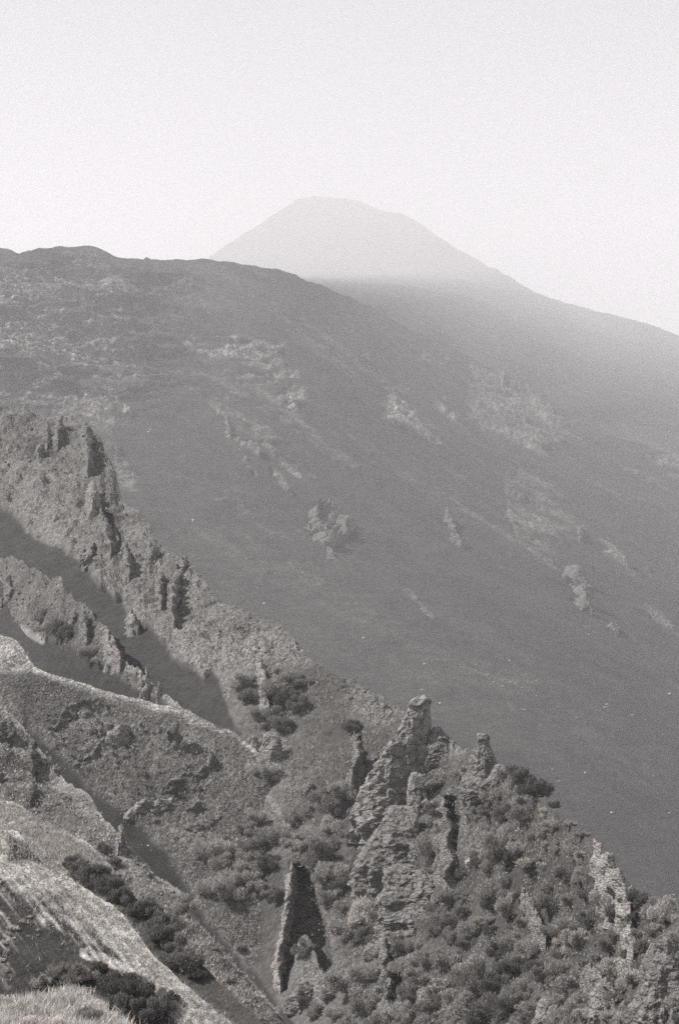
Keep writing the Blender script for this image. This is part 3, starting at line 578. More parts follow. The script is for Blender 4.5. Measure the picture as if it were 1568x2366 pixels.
WALLS = [
 (D, [(677, 1990), (669, 2050), (661, 2105), (654, 2150), (648, 2176), (641, 2215), (643, 2250), (648, 2285)], [2.4, 3.2, 3.2, 2.6, 1.6, 2.6, 2.4, 1], 1.15, 'rock_wall', rock_pale, 'tall thin wall of stacked blocks casting a forked black shadow on the slope', 'rock wall', None),
 (D, [(699, 1986), (700, 2004), (697, 2018)], [1.6, 2.2, 1.2], 1.0, 'rock_spire', rock_pale, 'small pale spire just right of the top of the fork-shadowed wall', 'rock spire', None),
 (D, [(818, 1684), (823, 1712), (829, 1740), (816, 1775), (800, 1800)], [3, 5.5, 7, 5.5, 2], 1.5, 'rock_wall', rock_near, 'curved rock wall with dark right side, left of the tall rock tower', 'rock wall', None),
 (D, [(1370, 1943), (1385, 1970), (1408, 2000), (1430, 2040), (1446, 2074), (1452, 2111), (1455, 2156), (1461, 2200)], [2.4, 3, 3.6, 3.8, 3.8, 3.4, 3, 1.8], 1.7, 'rock_wall', rock_pale, 'long jagged pale rock wall curving down the right edge of the spur', 'rock wall', None),
 (D, [(1205, 2048), (1228, 2085), (1243, 2119), (1258, 2152), (1260, 2178)], [2, 3, 3, 2.6, 1.5], 1.0, 'rock_wall', rock_near, 'narrow broken rock wall running down between the shrubs of the spur', 'rock wall', None),
 (D, [(884, 2168), (893, 2198), (898, 2231), (896, 2275), (893, 2306)], [2.6, 4, 4, 3, 1.4], 1.2, 'rock_wall', rock_near, 'short rock wall with black right flank below the layered cliff', 'rock wall', None),
 (D, [(1022, 1850), (1030, 1890), (1032, 1940), (1040, 1985), (1030, 2015)], [4, 6, 5, 6, 3], 2.4, 'rock_wall', rock_near, 'upright rock rib with dark right face below and right of the tower', 'rock rib', None),
 (D, [(1348, 2222), (1375, 2252), (1400, 2278), (1419, 2304)], [1.5, 3, 3, 1.5], 1.2, 'rock_wall', rock_near, 'slanting rock wall low on the spur beneath the long jagged wall', 'rock wall', None),
 (D, [(430, 1284), (414, 1328), (401, 1356), (397, 1415), (404, 1455)], [5, 10, 9, 7, 3], 2.2, 'rock_wall', rock_near, 'tall upright dyke with dark right side on the crest of the left crags', 'rock wall', None),
 (D, [(372, 1330), (370, 1365), (374, 1400)], [4, 7, 4], 1.8, 'rock_rib', rock_near, 'short vertical rib left of the tall dyke on the left crags', 'rock rib', None),
 (D, [(234, 1183), (243, 1222), (258, 1258)], [9, 13, 8], 3.0, 'rock_wall', rock_near, 'big rock fin throwing a broad dark shadow in the left crags', 'rock wall', None),
 (D, [(288, 1258), (296, 1290), (300, 1318)], [6, 9, 5], 2.2, 'rock_rib', rock_near, 'narrow rib right of the big shadowed fin', 'rock rib', None),
 (D, [(214, 1262), (200, 1282), (188, 1300)], [5, 6, 3], 2.5, 'rock_rib', rock_near, 'leaning rib at the upper edge of the dark scree chute', 'rock rib', None),
 (D, [(342, 1255), (350, 1275), (362, 1262)], [4, 6, 5], 2.2, 'rock_rib', rock_near, 'stubby rib on the skyline left of the tall dyke', 'rock rib', None),
 (D, [(304, 1400), (310, 1425), (320, 1442)], [6, 7, 4], 2.4, 'rock_rib', rock_pale, 'pale rib at the lower left corner of the left crags beside the chute', 'rock rib', None),
 (D, [(597, 1517), (610, 1553), (611, 1590), (622, 1626)], [2, 4, 4, 2], 1.6, 'rock_wall', rock_pale, 'thin pale rock wall standing in the scrub above the crest', 'rock wall', None),
 (D, [(197, 973), (202, 1029), (205, 1083)], [10, 14, 9], 3.2, 'rock_wall', rock_near, 'upright rock wall near the top corner of the left crags', 'rock wall', None),
 (D, [(140, 960), (131, 985), (133, 1015)], [8, 10, 5], 2.6, 'rock_rib', rock_near, 'thin rib left of the uppermost upright rock wall', 'rock rib', None),
 (D, [(111, 975), (109, 1010)], [8, 6], 2.4, 'rock_rib', rock_near, 'leftmost thin rib on the top of the left crags', 'rock rib', None),
 (D, [(94, 1012), (90, 1040)], [7, 5], 2.2, 'rock_rib', rock_near, 'short leaning rib above the dark patch in the left crags', 'rock rib', None),
 (D, [(214, 1122), (217, 1150), (213, 1178)], [8, 8, 5], 3.0, 'rock_rib', rock_pale, 'pale blocky rib above the big shadowed fin', 'rock rib', None),
 (C3, [(327, 1554), (329, 1590)], [6, 3], 1.2, 'rock_pinnacle', rock_pale, 'left one of the slim paired pinnacles between the two dark chutes', 'pinnacle', None),
 (C3, [(337, 1537), (341, 1588)], [7, 3], 1.4, 'rock_pinnacle', rock_pale, 'taller right one of the slim paired pinnacles between the two chutes', 'pinnacle', None),
 (C3, [(366, 1576), (365, 1604)], [4, 2], 1.6, 'rock_pinnacle', rock_pale, 'lone short pinnacle at the lower tip of the crag ridge between the chutes', 'pinnacle', None),
 (C3, [(244, 1455), (252, 1485), (262, 1518)], [4, 6, 4], 2.0, 'rock_rib', rock_pale, 'left pale rib near the lower end of the crag ridge', 'rock rib', None),
 (C3, [(257, 1472), (268, 1500), (279, 1530)], [4, 6, 4], 1.6, 'rock_rib', rock_pale, 'right pale rib near the lower end of the crag ridge', 'rock rib', None),
 (C3, [(194, 1413), (198, 1450), (202, 1484)], [5, 7, 3], 1.8, 'rock_rib', rock_near, 'dark-sided rib in the middle of the crag ridge between the chutes', 'rock rib', None),
 (C3, [(172, 1410), (170, 1432)], [5, 4], 1.8, 'rock_rib', rock_near, 'small rib on the upper side of the crag ridge between the chutes', 'rock rib', None),
 (C3, [(20, 1340), (24, 1372)], [6, 4], 2.4, 'rock_rib', rock_near, 'rib at the left picture edge on the crag ridge', 'rock rib', None),
 (C3, [(2, 1385), (6, 1430)], [9, 7], 3.4, 'rock_rib', rock_near, 'dark rib at the far left just above the upper dark strip', 'rock rib', None),
 (L4, [(93, 1690), (130, 1662), (165, 1636), (205, 1618), (238, 1620)], [2.2, 3.4, 4, 4.4, 2], 2.2, 'rock_ledge', rock_dark, 'largest tilted rock ledge with black underside below the pale crest', 'rock ledge', None),
 (L4, [(112, 1688), (150, 1664), (180, 1650)], [1.6, 2.2, 1.6], 1.4, 'rock_ledge', rock_dark, 'thinner ledge tucked against the underside of the largest tilted ledge', 'rock ledge', None),
 (L4, [(206, 1702), (222, 1692), (236, 1676)], [1.2, 2.4, 2], 1.4, 'rock_ledge', rock_dark, 'small tilted ledge in the middle of the ledged slope', 'rock ledge', None),
 (L4, [(248, 1696), (272, 1690), (290, 1684), (308, 1672)], [2.4, 3.4, 3, 1.6], 2.0, 'rock_ledge', rock_pale, 'broken pale ledge with a black hollow right of the small tilted ledge', 'rock ledge', None),
 (L4, [(168, 1762), (195, 1742), (220, 1728), (242, 1712)], [1.2, 2.4, 3, 2.2], 1.6, 'rock_ledge', rock_dark, 'long low ledge beneath the broken pale ledge', 'rock ledge', None),
 (L4, [(386, 1690), (400, 1678), (412, 1692)], [3.4, 4.6, 4], 2.6, 'rock_lump', rock_dark, 'dark knob of rock standing on the smooth slope under the pale crest', 'rock knob', None),
 (L4, [(285, 1880), (318, 1862), (345, 1850), (372, 1846), (420, 1838)], [1.6, 3, 3, 2.2, 1.2], 1.8, 'rock_ledge', rock_pale, 'lowest long pale bedded ledge beside the dark gully', 'rock ledge', None),
 (L4, [(345, 1868), (380, 1856), (425, 1840)], [1.2, 1.8, 1.2], 1.5, 'rock_ledge', rock_near, 'thin ledge right under the lowest long pale ledge', 'rock ledge', None),
 (L4, [(365, 1826), (400, 1806), (440, 1788), (488, 1772)], [1.2, 2.2, 2.6, 2], 1.6, 'rock_ledge', rock_dark, 'upper tilted ledge rising right toward the shrubs', 'rock ledge', None),
 (L4, [(420, 1878), (445, 1862), (466, 1852)], [1.6, 2.6, 2], 1.6, 'rock_ledge', rock_near, 'stepped ledge at the right end of the bedded ledges', 'rock ledge', None),
 (L4, [(430, 1920), (455, 1914), (485, 1902), (512, 1880)], [.8, 1.6, 1.6, 1], 1.2, 'rock_ledge', rock_dark, 'faint lowest ledge just above the shrubs by the gully', 'rock ledge', None),
 (L4, [(484, 1722), (487, 1750), (482, 1772)], [2, 3, 2], 1.6, 'rock_rib', rock_dark, 'small dark rib at the right end of the ledged slope', 'rock rib', None),
 (L5, [(280, 1912), (284, 1945), (281, 1982)], [3, 4.4, 2], 1.0, 'rock_spire', rock_near, 'slim forked spire standing on the bank left of the dark gully', 'rock spire', None),
 (L5, [(274, 1952), (276, 1985)], [2, 1.6], .8, 'rock_spire', rock_near, 'low splinter at the foot of the slim spire by the gully', 'rock spire', None),
 (L5, [(79, 1722), (73, 1752), (76, 1778)], [3, 4, 2.4], 1.8, 'rock_lump', rock_dark, 'dark pointed knob on the upper left bank', 'rock knob', None),
 (L5, [(77, 1804), (74, 1832), (70, 1856)], [3, 3.6, 1.6], 1.2, 'rock_rib', rock_dark, 'dark narrow rib under the pointed knob on the left bank', 'rock rib', None),
 (L5, [(2, 1700), (20, 1706), (34, 1702)], [2.4, 3, 2], 2.2, 'rock_lump', rock_dark, 'dark overhanging knob at the left picture edge', 'rock knob', None),
 (L5, [(-6, 1790), (4, 1800)], [2, 2], 1.4, 'rock_lump', rock_dark, 'low dark knob at the left picture edge above the pale grass bank', 'rock knob', None),
 (L5, [(524, 2278), (530, 2300)], [1.6, 1.2], 1.2, 'rock_lump', rock_dark, 'small dark rock on the bank low by the bottom of the gully', 'rock knob', None),
 (E, [(1033, 1190), (1048, 1236), (1064, 1268)], [10, 9, 4], 7, 'rock_spine', rock_far, 'pale isolated spine of rock on the smooth far scree', 'rock spine', None),
 (E, [(525, 972), (532, 1014)], [7, 5], 4, 'rock_spine', rock_far, 'short thin pale spine below the banded outcrop on the far slope', 'rock spine', None),
 (E, [(1302, 1330), (1325, 1322), (1340, 1360), (1352, 1395), (1366, 1418)], [10, 16, 14, 12, 5], 14, 'rock_outcrop', rock_far, 'pale drop-shaped outcrop on the right of the far scree slope', 'rock outcrop', None),
 (E, [(1340, 1218), (1338, 1252)], [8, 5], 4, 'rock_spine', rock_far, 'short spine at the right edge of the broad pale outcrop on the far slope', 'rock spine', None),
 (E, [(1411, 1440), (1420, 1455)], [7, 4], 5, 'rock_spine', rock_far, 'tiny pale tooth of rock below the drop-shaped outcrop', 'rock spine', None),
 (E, [(1164, 862), (1160, 892)], [8, 6], 4, 'rock_spine', rock_far, 'thin spine near the foggy shoulder of the far slope', 'rock spine', None)]
for k, (S, top, hs, th, nm, mt, lab, cat, grp) in enumerate(WALLS):
    if S is D and top[0][0] < 450: hs = [q * .6 for q in hs]
    if S is E: hs = [q * .55 * KF for q in hs]; th = th * .8 * KF
    if S is L5: hs = [q * .62 for q in hs]; th = th * .7
    if S is C3 and 'pinnacle' not in nm: hs = [q * .65 for q in hs]; th = th * .8
    if nm == 'rock_ledge': hs = [q * .62 for q in hs]; th = th * .9
    rock_thing(nm, wall_mesh(nm, S, top, hs, th, 31 + k, 0.0, .26 if S is not E else 1.8, 1.0 if k == 0 else .8 if nm == 'rock_ledge' else 1.5 if S is E else 1.0), mt, lab, cat, grp)

def crag_mesh(name, S, px, py, wP, hP, seed, prof, lean=0.0, depth=.7, tilt=.35, back=.12, lay_k=.3):
    b = S.at(px, py)[0]; s = b[1] / F; Hh = hP * s; Rr = wP * s / 2
    nz, na = 120, 110; t = np.linspace(-.6, 1, nz); a = np.linspace(0, 2 * math.pi, na, endpoint=False)
    pr = np.interp(t, [p[0] for p in prof], [p[1] for p in prof]); off = np.interp(t, [p[0] for p in prof], [p[2] for p in prof])
    T, A = np.meshgrid(t, a, indexing='ij'); r = (pr * Rr)[:, None] * np.ones_like(A)
    ca, sa = np.cos(A), np.sin(A); sq = 1 / (np.abs(ca) ** 3 + np.abs(sa) ** 3) ** (1 / 3.)
    rk = np.random.RandomState(seed); cut = np.full(A.shape, 1.12)
    for _ in range(34):                                   # random fracture planes trim the rock to flat faces
        an, sl, dk_, tk = rk.rand() * 2 * math.pi, .8 * (rk.rand() - .45), .62 + .42 * rk.rand(), rk.rand()
        den = np.cos(A - an); den = np.where(den > .12, den, .12); cut = np.minimum(cut, (dk_ + sl * (np.maximum(T, 0) - tk) * 1.2 + .9 * np.abs(np.maximum(T, 0) - tk) ** 1.6) / den)
    r = r * np.clip(cut, .62, 1.12)
    x = (off * Rr)[:, None] + ca * r * sq; y = sa * r * sq * depth + np.maximum(T, 0) * Hh * back; z = T * Hh
    q = np.c_[x.ravel(), y.ravel(), z.ravel()] + seed * 3.7
    qt = q @ np.array([[math.cos(tilt), 0, math.sin(tilt)], [0, 1, 0], [-math.sin(tilt), 0, math.cos(tilt)]])
    n = lay_k * terr(fbm(qt * np.array([.5, .5, 1.5]), 1.2 / Rr, 4, seed), 5, .6) + .35 * fbm(q * np.array([1, 1, .45]), 1.6 / Rr, 4, seed + 4, .55, True) + .16 * fbm(q, 7 / Rr, 3, seed + 6)
    g = (n * (r.ravel() * .6 + Rr * .12))
    v = np.c_[x.ravel() + ca.ravel() * g + lean * z.ravel(), y.ravel() + sa.ravel() * g, z.ravel() + .10 * Hh * fbm(q, 1.8 / Rr, 3, seed + 8) * np.clip(T.ravel() * 2, 0, 1)]
    top = v[(nz - 1) * na:].mean(0) + np.array([0, 0, .02 * Hh]); v = np.r_[v, [top]] + b
    i = np.arange((nz - 1) * na); rr, cc = i // na, i % na; c2 = (cc + 1) % na
    f = np.stack([rr * na + cc, rr * na + c2, (rr + 1) * na + c2, (rr + 1) * na + cc], 1)
    me = bpy.data.meshes.new(name); o = (nz - 1) * na
    me.from_pydata(v.tolist(), [], f.tolist() + [(o + k, o + (k + 1) % na, nz * na) for k in range(na)]); me.update()
    return me
CR = [
 (D, 938, 1858, 146, 232, [(-.15, 1.2, 0), (0, 1.1, 0), (.3, .98, .05), (.5, .85, .12), (.6, .7, .2), (.72, .55, .3), (.86, .42, .36), (.9, .3, .4), (.93, .38, .42), (.97, .36, .44), (1, .2, .44)], 'rock_tower', rock_pale, 'tallest rock tower with a knobbly cap on the spur crest', 'rock tower'),
 (D, 878, 1895, 122, 104, [(-.15, 1.3, 0), (0, 1.2, 0), (.5, .9, 0), (.85, .6, .1), (1, .2, .15)], 'rock_crag', rock_pale, 'pale bedded crag leaning on the left foot of the tallest tower', 'crag'),
 (D, 1118, 1825, 78, 112, [(-.15, 1.3, 0), (0, 1.2, 0), (.4, .9, 0), (.65, .62, -.02), (.8, .42, -.05), (.85, .36, -.05), (.92, .44, -.05), (1, .26, -.05)], 'rock_pinnacle', rock_near, 'lower pinnacle on the crest right of the tallest tower', 'pinnacle'),
 (D, 1020, 1745, 66, 60, [(-.15, 1.3, 0), (0, 1.2, 0), (.6, .8, -.2), (1, .3, -.3)], 'rock_crag', rock_near, 'rubbly crag on the crest between the tower and the lower pinnacle', 'crag'),
 (D, 625, 1768, 58, 72, [(-.15, 1.3, 0), (0, 1.2, 0), (.6, 1, 0), (.9, .7, 0), (1, .3, 0)], 'rock_crag', rock_pale, 'right block of the split pale crag at the end of the pale crest', 'crag'),
 (D, 580, 1755, 44, 52, [(-.15, 1.3, 0), (0, 1.2, 0), (.6, .9, 0), (1, .3, 0)], 'rock_crag', rock_pale, 'left block of the split pale crag at the end of the pale crest', 'crag'),
 (D, 918, 2012, 136, 124, [(-.15, 1.3, 0), (0, 1.2, 0), (.5, .95, 0), (.8, .7, .1), (1, .4, .1)], 'rock_crag', rock_near, 'rough crag directly above the layered cliff', 'crag'),
 (D, 935, 2155, 152, 140, [(-.15, 1.1, 0), (0, 1.05, 0), (.7, .95, 0), (.9, .75, 0), (1, .3, 0)], 'layered_cliff', rock_near, 'wide layered cliff face with horizontal beds amid the shrubs', 'cliff'),
 (D, 968, 1900, 70, 100, [(-.15, 1.2, 0), (0, 1.1, 0), (.5, .9, 0), (.8, .6, -.1), (1, .3, -.1)], 'rock_crag', rock_pale, 'narrow crag under the tallest tower between it and the rough crag', 'crag'),
 (D, 713, 1832, 34, 22, [(-.15, 1.3, 0), (0, 1.2, 0), (.6, .9, 0), (1, .3, 0)], 'rock_hump', rock_near, 'small rounded hump of rock in the grass between the split crag and shrubs', 'rock'),
 (D, 1535, 2330, 130, 150, [(-.15, 1.2, 0), (0, 1.1, 0), (.6, .9, 0), (.9, .6, .2), (1, .2, .2)], 'rock_crag', rock_near, 'broad pale crag filling the lower right corner', 'crag'),
 (D, 1392, 2345, 66, 56, [(-.15, 1.2, 0), (0, 1.1, 0), (.6, .9, 0), (1, .3, .2)], 'rock_slab', rock_pale, 'smooth pale slab low on the right, left of the corner crag', 'rock'),
 (D, 1092, 1992, 30, 26, [(-.15, 1.3, 0), (0, 1.2, 0), (.6, .8, .3), (1, .2, .6)], 'rock', rock_mat('white_rock', .5, .12, 20), 'bright white rock among the shrubs right of the upright rib', 'rock'),
 (D, 1262, 2352, 60, 40, [(-.15, 1.2, 0), (0, 1.1, 0), (.6, .8, 0), (1, .3, .2)], 'rock_slab', rock_pale, 'pale slab at the bottom edge among shrubs', 'rock'),
 (D, 1155, 1820, 60, 40, [(-.15, 1.3, 0), (0, 1.2, 0), (.6, .8, 0), (1, .3, 0)], 'rock_crag', rock_near, 'low crag just under the right foot of the lower pinnacle', 'crag'),
 (D, 708, 2318, 66, 44, [(-.15, 1.2, 0), (0, 1.1, 0), (.6, .8, -.1), (1, .3, -.2)], 'rock_crag', rock_near, 'rubbly rock between the two prongs of the forked shadow', 'crag'),
 (E, 762, 1298, 20, 28, [(-.15, 1, .2), (0, 1, .2), (.6, .8, -.1), (1, .3, -.4)], 'rock_outcrop', rock_far, 'small rock just below the lone craggy outcrop', 'rock outcrop')]
for k, (S, px, py, wP, hP, prof, nm, mt, lab, cat) in enumerate(CR):
    mt = crag_c if nm == 'layered_cliff' else crag_a if mt is rock_pale else crag_b if mt is rock_near else mt
    rock_thing(nm, crag_mesh(nm, S, px, py, wP, hP, 201 + k, prof, 0, .45 if nm == 'layered_cliff' else .7, -.1 if nm == 'layered_cliff' else .4, {'layered_cliff': .8, 'rock_crag': .5, 'rock_slab': .9, 'rock_outcrop': 1.5}.get(nm, .12), .6 if nm == 'layered_cliff' else .3), mt, lab, cat)

def join_np(name, mes):
    vs, fs, o = [], [], 0
    for me in mes:
        v = np.empty(len(me.vertices) * 3); me.vertices.foreach_get('co', v); f = np.empty(len(me.loops), int); me.loops.foreach_get('vertex_index', f)
        vs.append(v.reshape(-1, 3)); fs.append(f.reshape(-1, 4) + o); o += len(me.vertices); bpy.data.meshes.remove(me)
    return mesh_np(name, np.concatenate(vs), np.concatenate(fs))
parts = [([(714, 1188), (738, 1172), (762, 1168), (785, 1182), (797, 1204)], [5, 11, 12, 12, 5], 13), ([(728, 1200), (748, 1216), (766, 1236), (772, 1262)], [6, 13, 14, 6], 11), ([(796, 1192), (794, 1215), (782, 1240)], [7, 12, 6], 9), ([(722, 1212), (738, 1222), (756, 1226)], [4, 7, 5], 8)]
rock_thing('rock_outcrop', join_np('rock_outcrop', [wall_mesh('w', E, p_, [q * KF * .8 for q in h_], t_ * KF * .8, 260 + k, 0, 1.5, 1.5) for k, (p_, h_, t_) in enumerate(parts)]), rock_far, 'lone craggy outcrop in the centre of the far scree slope', 'rock outcrop')
# pale boulders that have rolled to the foot of the scree
rs = np.random.RandomState(5)
import bmesh
def boulder_mesh(k):
    bm = bmesh.new(); bmesh.ops.create_icosphere(bm, subdivisions=3, radius=1)
    P = np.array([v.co[:] for v in bm.verts]); n = 1 + .45 * terr(fbm(P + k * 9, 1.2, 3, 90 + k), 3, .4) * 1.5 + .12 * fbm(P + k * 9, 4, 2, 95 + k)
    P = P * n[:, None] * np.array([1, .85, .75])
    for v, p in zip(bm.verts, P): v.co = p
    me = bpy.data.meshes.new('boulder'); bm.to_mesh(me); bm.free(); return me
bmat = rock_mat('pale_boulder_stone', .5, .8, 0)
bmeshes = [boulder_mesh(k) for k in range(4)]
for me in bmeshes: me.materials.append(bmat)
BP = [(1195, 1555), (1238, 1576), (1225, 1590), (1160, 1590), (1150, 1560), (1120, 1545), (1100, 1538), (1350, 1790), (1257, 1804), (1290, 1807), (1278, 1828), (1258, 1842), (1238, 1610), (1130, 1572), (980, 1540), (1000, 1562), (1085, 1562), (1070, 1480), (955, 1474),
      (975, 1600), (995, 1612), (1016, 1630), (1040, 1720), (1105, 1700), (1210, 1642), (1395, 1642), (1432, 1650), (1490, 1665), (1460, 1655), (1400, 1635), (1275, 1780), (1412, 1880), (1545, 1880), (1530, 1700), (1360, 1470), (1340, 1440), (595, 1360), (610, 1398), (672, 1150),
      (348, 997), (345, 1003), (446, 1204), (408, 1019), (700, 1330), (1230, 1580), (1180, 1577), (1190, 1580), (1205, 1590), (1140, 1580), (1175, 1530), (840, 1480), (860, 1500), (905, 1490), (1330, 1660), (1545, 1610)]
src = None
for k, (x, y) in enumerate(BP):
    b = E.at(x, y)[0]; r = (1.3 + 1.6 * rs.rand() ** 2) * b[1] / F * 1.25
    if src is None or k < 4: o = bpy.data.objects.new('boulder', bmeshes[k % 4])
    else: o = src.copy(); o.data = bmeshes[k % 4]
    col.objects.link(o); src = src or o
    o.location = b + np.array([0, 0, r * .3]); o.scale = (r * 1.3, r, r); o.rotation_euler = (0, 0, rs.rand() * 6)
    tag(o, 'small pale boulder lying loose on the dark far scree', 'boulder', 'pale boulders scattered on the far scree')

# ------------------------------------------------------------------ shrubs
def bush_meshes(seed, n=2600, upright=.5, ln=.11, wd=.030, flat=.8):
    r = np.random.RandomState(seed); nl = r.randint(11, 18)
    d = r.randn(nl, 3); d[:, 2] = np.abs(d[:, 2]); d /= np.linalg.norm(d, axis=1)[:, None]
    lob = d * (.25 + .62 * r.rand(nl, 1)) * np.array([1, .85, flat]); lob[:, 2] += .12; lr = .15 + .24 * r.rand(nl) ** 1.5
    k = r.randint(0, nl, n); q = r.randn(n, 3); q /= np.linalg.norm(q, axis=1)[:, None]; rad = (.35 + .65 * r.rand(n) ** .5) * (1 + .25 * r.randn(n) * (r.rand(n) < .2))
    p = lob[k] + q * (lr[k] * rad)[:, None]; p[:, 2] = np.abs(p[:, 2]) * .95 + .01
    out = p - np.array([0, 0, -.1]); out /= np.linalg.norm(out, axis=1)[:, None]
    ax = out * (1 - upright) + np.array([0, 0, 1]) * upright + .45 * r.randn(n, 3); ax /= np.linalg.norm(ax, axis=1)[:, None]
    sd_ = np.cross(ax, r.randn(n, 3)); sd_ /= np.linalg.norm(sd_, axis=1)[:, None]
    L = ln * (.5 + r.rand(n)); Wd = wd * (.6 + .8 * r.rand(n))
    a = p - sd_ * (Wd / 2)[:, None]; b = p + sd_ * (Wd / 2)[:, None]; m1 = p + ax * (L * .55)[:, None]; c = m1 + sd_ * (Wd * .5)[:, None]; e = p + ax * L[:, None] + .15 * Wd[:, None] * r.randn(n, 3)
    d4 = m1 - sd_ * (Wd * .5)[:, None]
    v = np.stack([a, b, c, e, d4], 1).reshape(-1, 3); f = np.arange(n * 5).reshape(n, 5)
    fol = mesh_np('foliage', v, f)
    V, Fc = [], []
    for i in range(min(nl, 7)):                      # stems
        p0 = np.array([.03 * r.randn(), .03 * r.randn(), -.12]); p1 = lob[i]; m = (p0 + p1) / 2 + .06 * r.randn(3); o = len(V)
        for (pp, rr) in ((p0, .035), (m, .024), (p1, .008)):
            for s_ in range(5): V.append(pp + rr * np.array([math.cos(s_ * 1.2566), math.sin(s_ * 1.2566), 0]))
        for lv in (0, 1):
            for s_ in range(5): Fc.append([o + lv * 5 + s_, o + lv * 5 + (s_ + 1) % 5, o + lv * 5 + 5 + (s_ + 1) % 5, o + lv * 5 + 5 + s_])
    stm = mesh_np('stem', np.array(V), np.array(Fc)); return fol, stm
leaf_d = leaf_mat('dark_broom_leaves', .19); leaf_m = leaf_mat('grey_green_broom_leaves', .36); leaf_p = leaf_mat('pale_broom_leaves', .46); leaf_w = leaf_mat('whitish_cushion_leaves', .62)
bark, bt, bb = mat_new('shrub_bark'); bb.inputs['Base Color'].default_value = (.07, .065, .06, 1)
variants = {}
for key, lm, ups, n in (('d', leaf_d, .35, 6500), ('m', leaf_m, .45, 6500), ('p', leaf_p, .55, 6500), ('w', leaf_w, .3, 2600)):
    variants[key] = []
    for q in range(6):
        fo, st = bush_meshes(hash(key) % 1 + 300 + q * 11 + ord(key), n, ups + .08 * q, .09 + .018 * q, .030 - .002 * q, .65 + .12 * (q % 4))
        fo.materials.append(lm); st.materials.append(bark); variants[key].append((fo, st))
LM = [('the fork-shadowed rock wall', 680, 2120), ('the tallest rock tower', 955, 1750), ('the lower pinnacle on the crest', 1115, 1770), ('the long jagged rock wall', 1430, 2070), ('the short black-flanked wall', 895, 2240),
      ('the layered cliff face', 935, 2090), ('the split pale crag', 600, 1745), ('the curved rock wall', 818, 1745), ('the narrow broken rock wall', 1235, 2115), ('the lower right corner crag', 1540, 2290), ('the slanting low rock wall', 1385, 2265),
      ('the upright rock rib', 1030, 1930), ('the bright white rock', 1092, 1985)]
ORD = ['nearest', 'second nearest', 'third nearest', 'fourth nearest', 'fifth nearest', 'sixth nearest', 'seventh nearest', 'eighth nearest', 'ninth nearest', 'tenth nearest', 'eleventh nearest', 'twelfth nearest', 'thirteenth nearest', 'fourteenth nearest', 'fifteenth nearest', 'sixteenth nearest']
TW = {'w': 'whitish cushion-like', 'd': 'dark', 'm': 'mid grey', 'p': 'pale feathery'}
bushes = []   # sheet, x, y, radius, tone
def reg(S, rows, ox, oy, k):
    for x, y, r, c in rows: bushes.append((S, ox + x * k, oy + y * k, r * k, c))
reg(D, [(480, 440, 45, 'd'), (540, 500, 60, 'd'), (610, 520, 60, 'd'), (690, 590, 70, 'd'), (785, 680, 40, 'd'), (885, 790, 45, 'm'), (600, 660, 85, 'm'), (480, 740, 80, 'd'), (620, 740, 75, 'd'), (430, 620, 80, 'm'), (230, 490, 60, 'm'), (80, 530, 85, 'm'), (70, 930, 95, 'm'), (510, 980, 90, 'd'), (590, 930, 60, 'm'),
  (700, 1020, 85, 'm'), (660, 1070, 60, 'd'), (910, 930, 85, 'p'), (950, 1000, 60, 'p'), (970, 1130, 60, 'p'), (870, 1110, 60, 'd'), (760, 1180, 60, 'm'), (480, 1170, 100, 'm'), (420, 1250, 80, 'd'), (150, 1220, 75, 'm'), (60, 1290, 60, 'm'), (400, 1060, 50, 'm'), (230, 1100, 40, 'd'), (520, 1310, 70, 'm'), (790, 1270, 75, 'd'),
  (1000, 1220, 65, 'd'), (1130, 1250, 80, 'p'), (1180, 1360, 70, 'd'), (1020, 1370, 70, 'd'), (920, 1400, 85, 'm'), (1320, 1260, 75, 'd'), (1300, 1390, 55, 'd'), (950, 1500, 90, 'p'), (900, 1560, 60, 'p'), (680, 1530, 85, 'm'), (560, 1480, 65, 'm'), (300, 1410, 75, 'm'), (450, 1560, 65, 'd'), (845, 1590, 50, 'd'), (570, 1660, 75, 'd'),
  (700, 1640, 75, 'd'), (280, 1660, 100, 'm'), (330, 1740, 90, 'm'), (130, 1620, 90, 'm'), (450, 1760, 80, 'd'), (140, 1760, 90, 'm'), (60, 1830, 90, 'p'), (600, 1800, 80, 'm'), (760, 1740, 70, 'm'), (850, 1680, 70, 'm'), (1050, 1640, 70, 'm'), (1180, 1690, 80, 'p'), (1290, 1740, 70, 'p'), (1400, 1330, 60, 'm'), (1490, 1360, 70, 'p'),
  (1420, 1490, 50, 'd'), (1350, 1560, 55, 'd'), (1250, 1610, 40, 'd'), (1500, 1290, 55, 'p'), (1400, 1900, 85, 'd'), (1310, 1880, 60, 'm'), (900, 1800, 80, 'm'), (950, 1900, 70, 'm'), (200, 1900, 85, 'm'), (500, 1890, 85, 'd'), (60, 1960, 80, 'm'), (350, 1970, 80, 'd'), (1000, 1960, 60, 'p'), (1150, 1550, 60, 'm'), (1060, 1500, 45, 'm'),
  (400, 700, 60, 'm'), (310, 760, 50, 'm'), (1040, 1090, 40, 'm'), (740, 860, 45, 'm'), (800, 800, 50, 'm'), (960, 850, 40, 'm'), (1100, 1760, 60, 'm'), (1200, 1850, 60, 'm'), (640, 1400, 55, 'm'), (800, 1430, 55, 'm'), (360, 1180, 50, 'm'), (240, 1330, 50, 'd'), (700, 1250, 45, 'm'), (160, 1480, 60, 'm'), (1230, 1240, 40, 'm'), (1450, 1440, 45, 'p'), (1540, 1500, 60, 'm')], 981, 1614, .374)
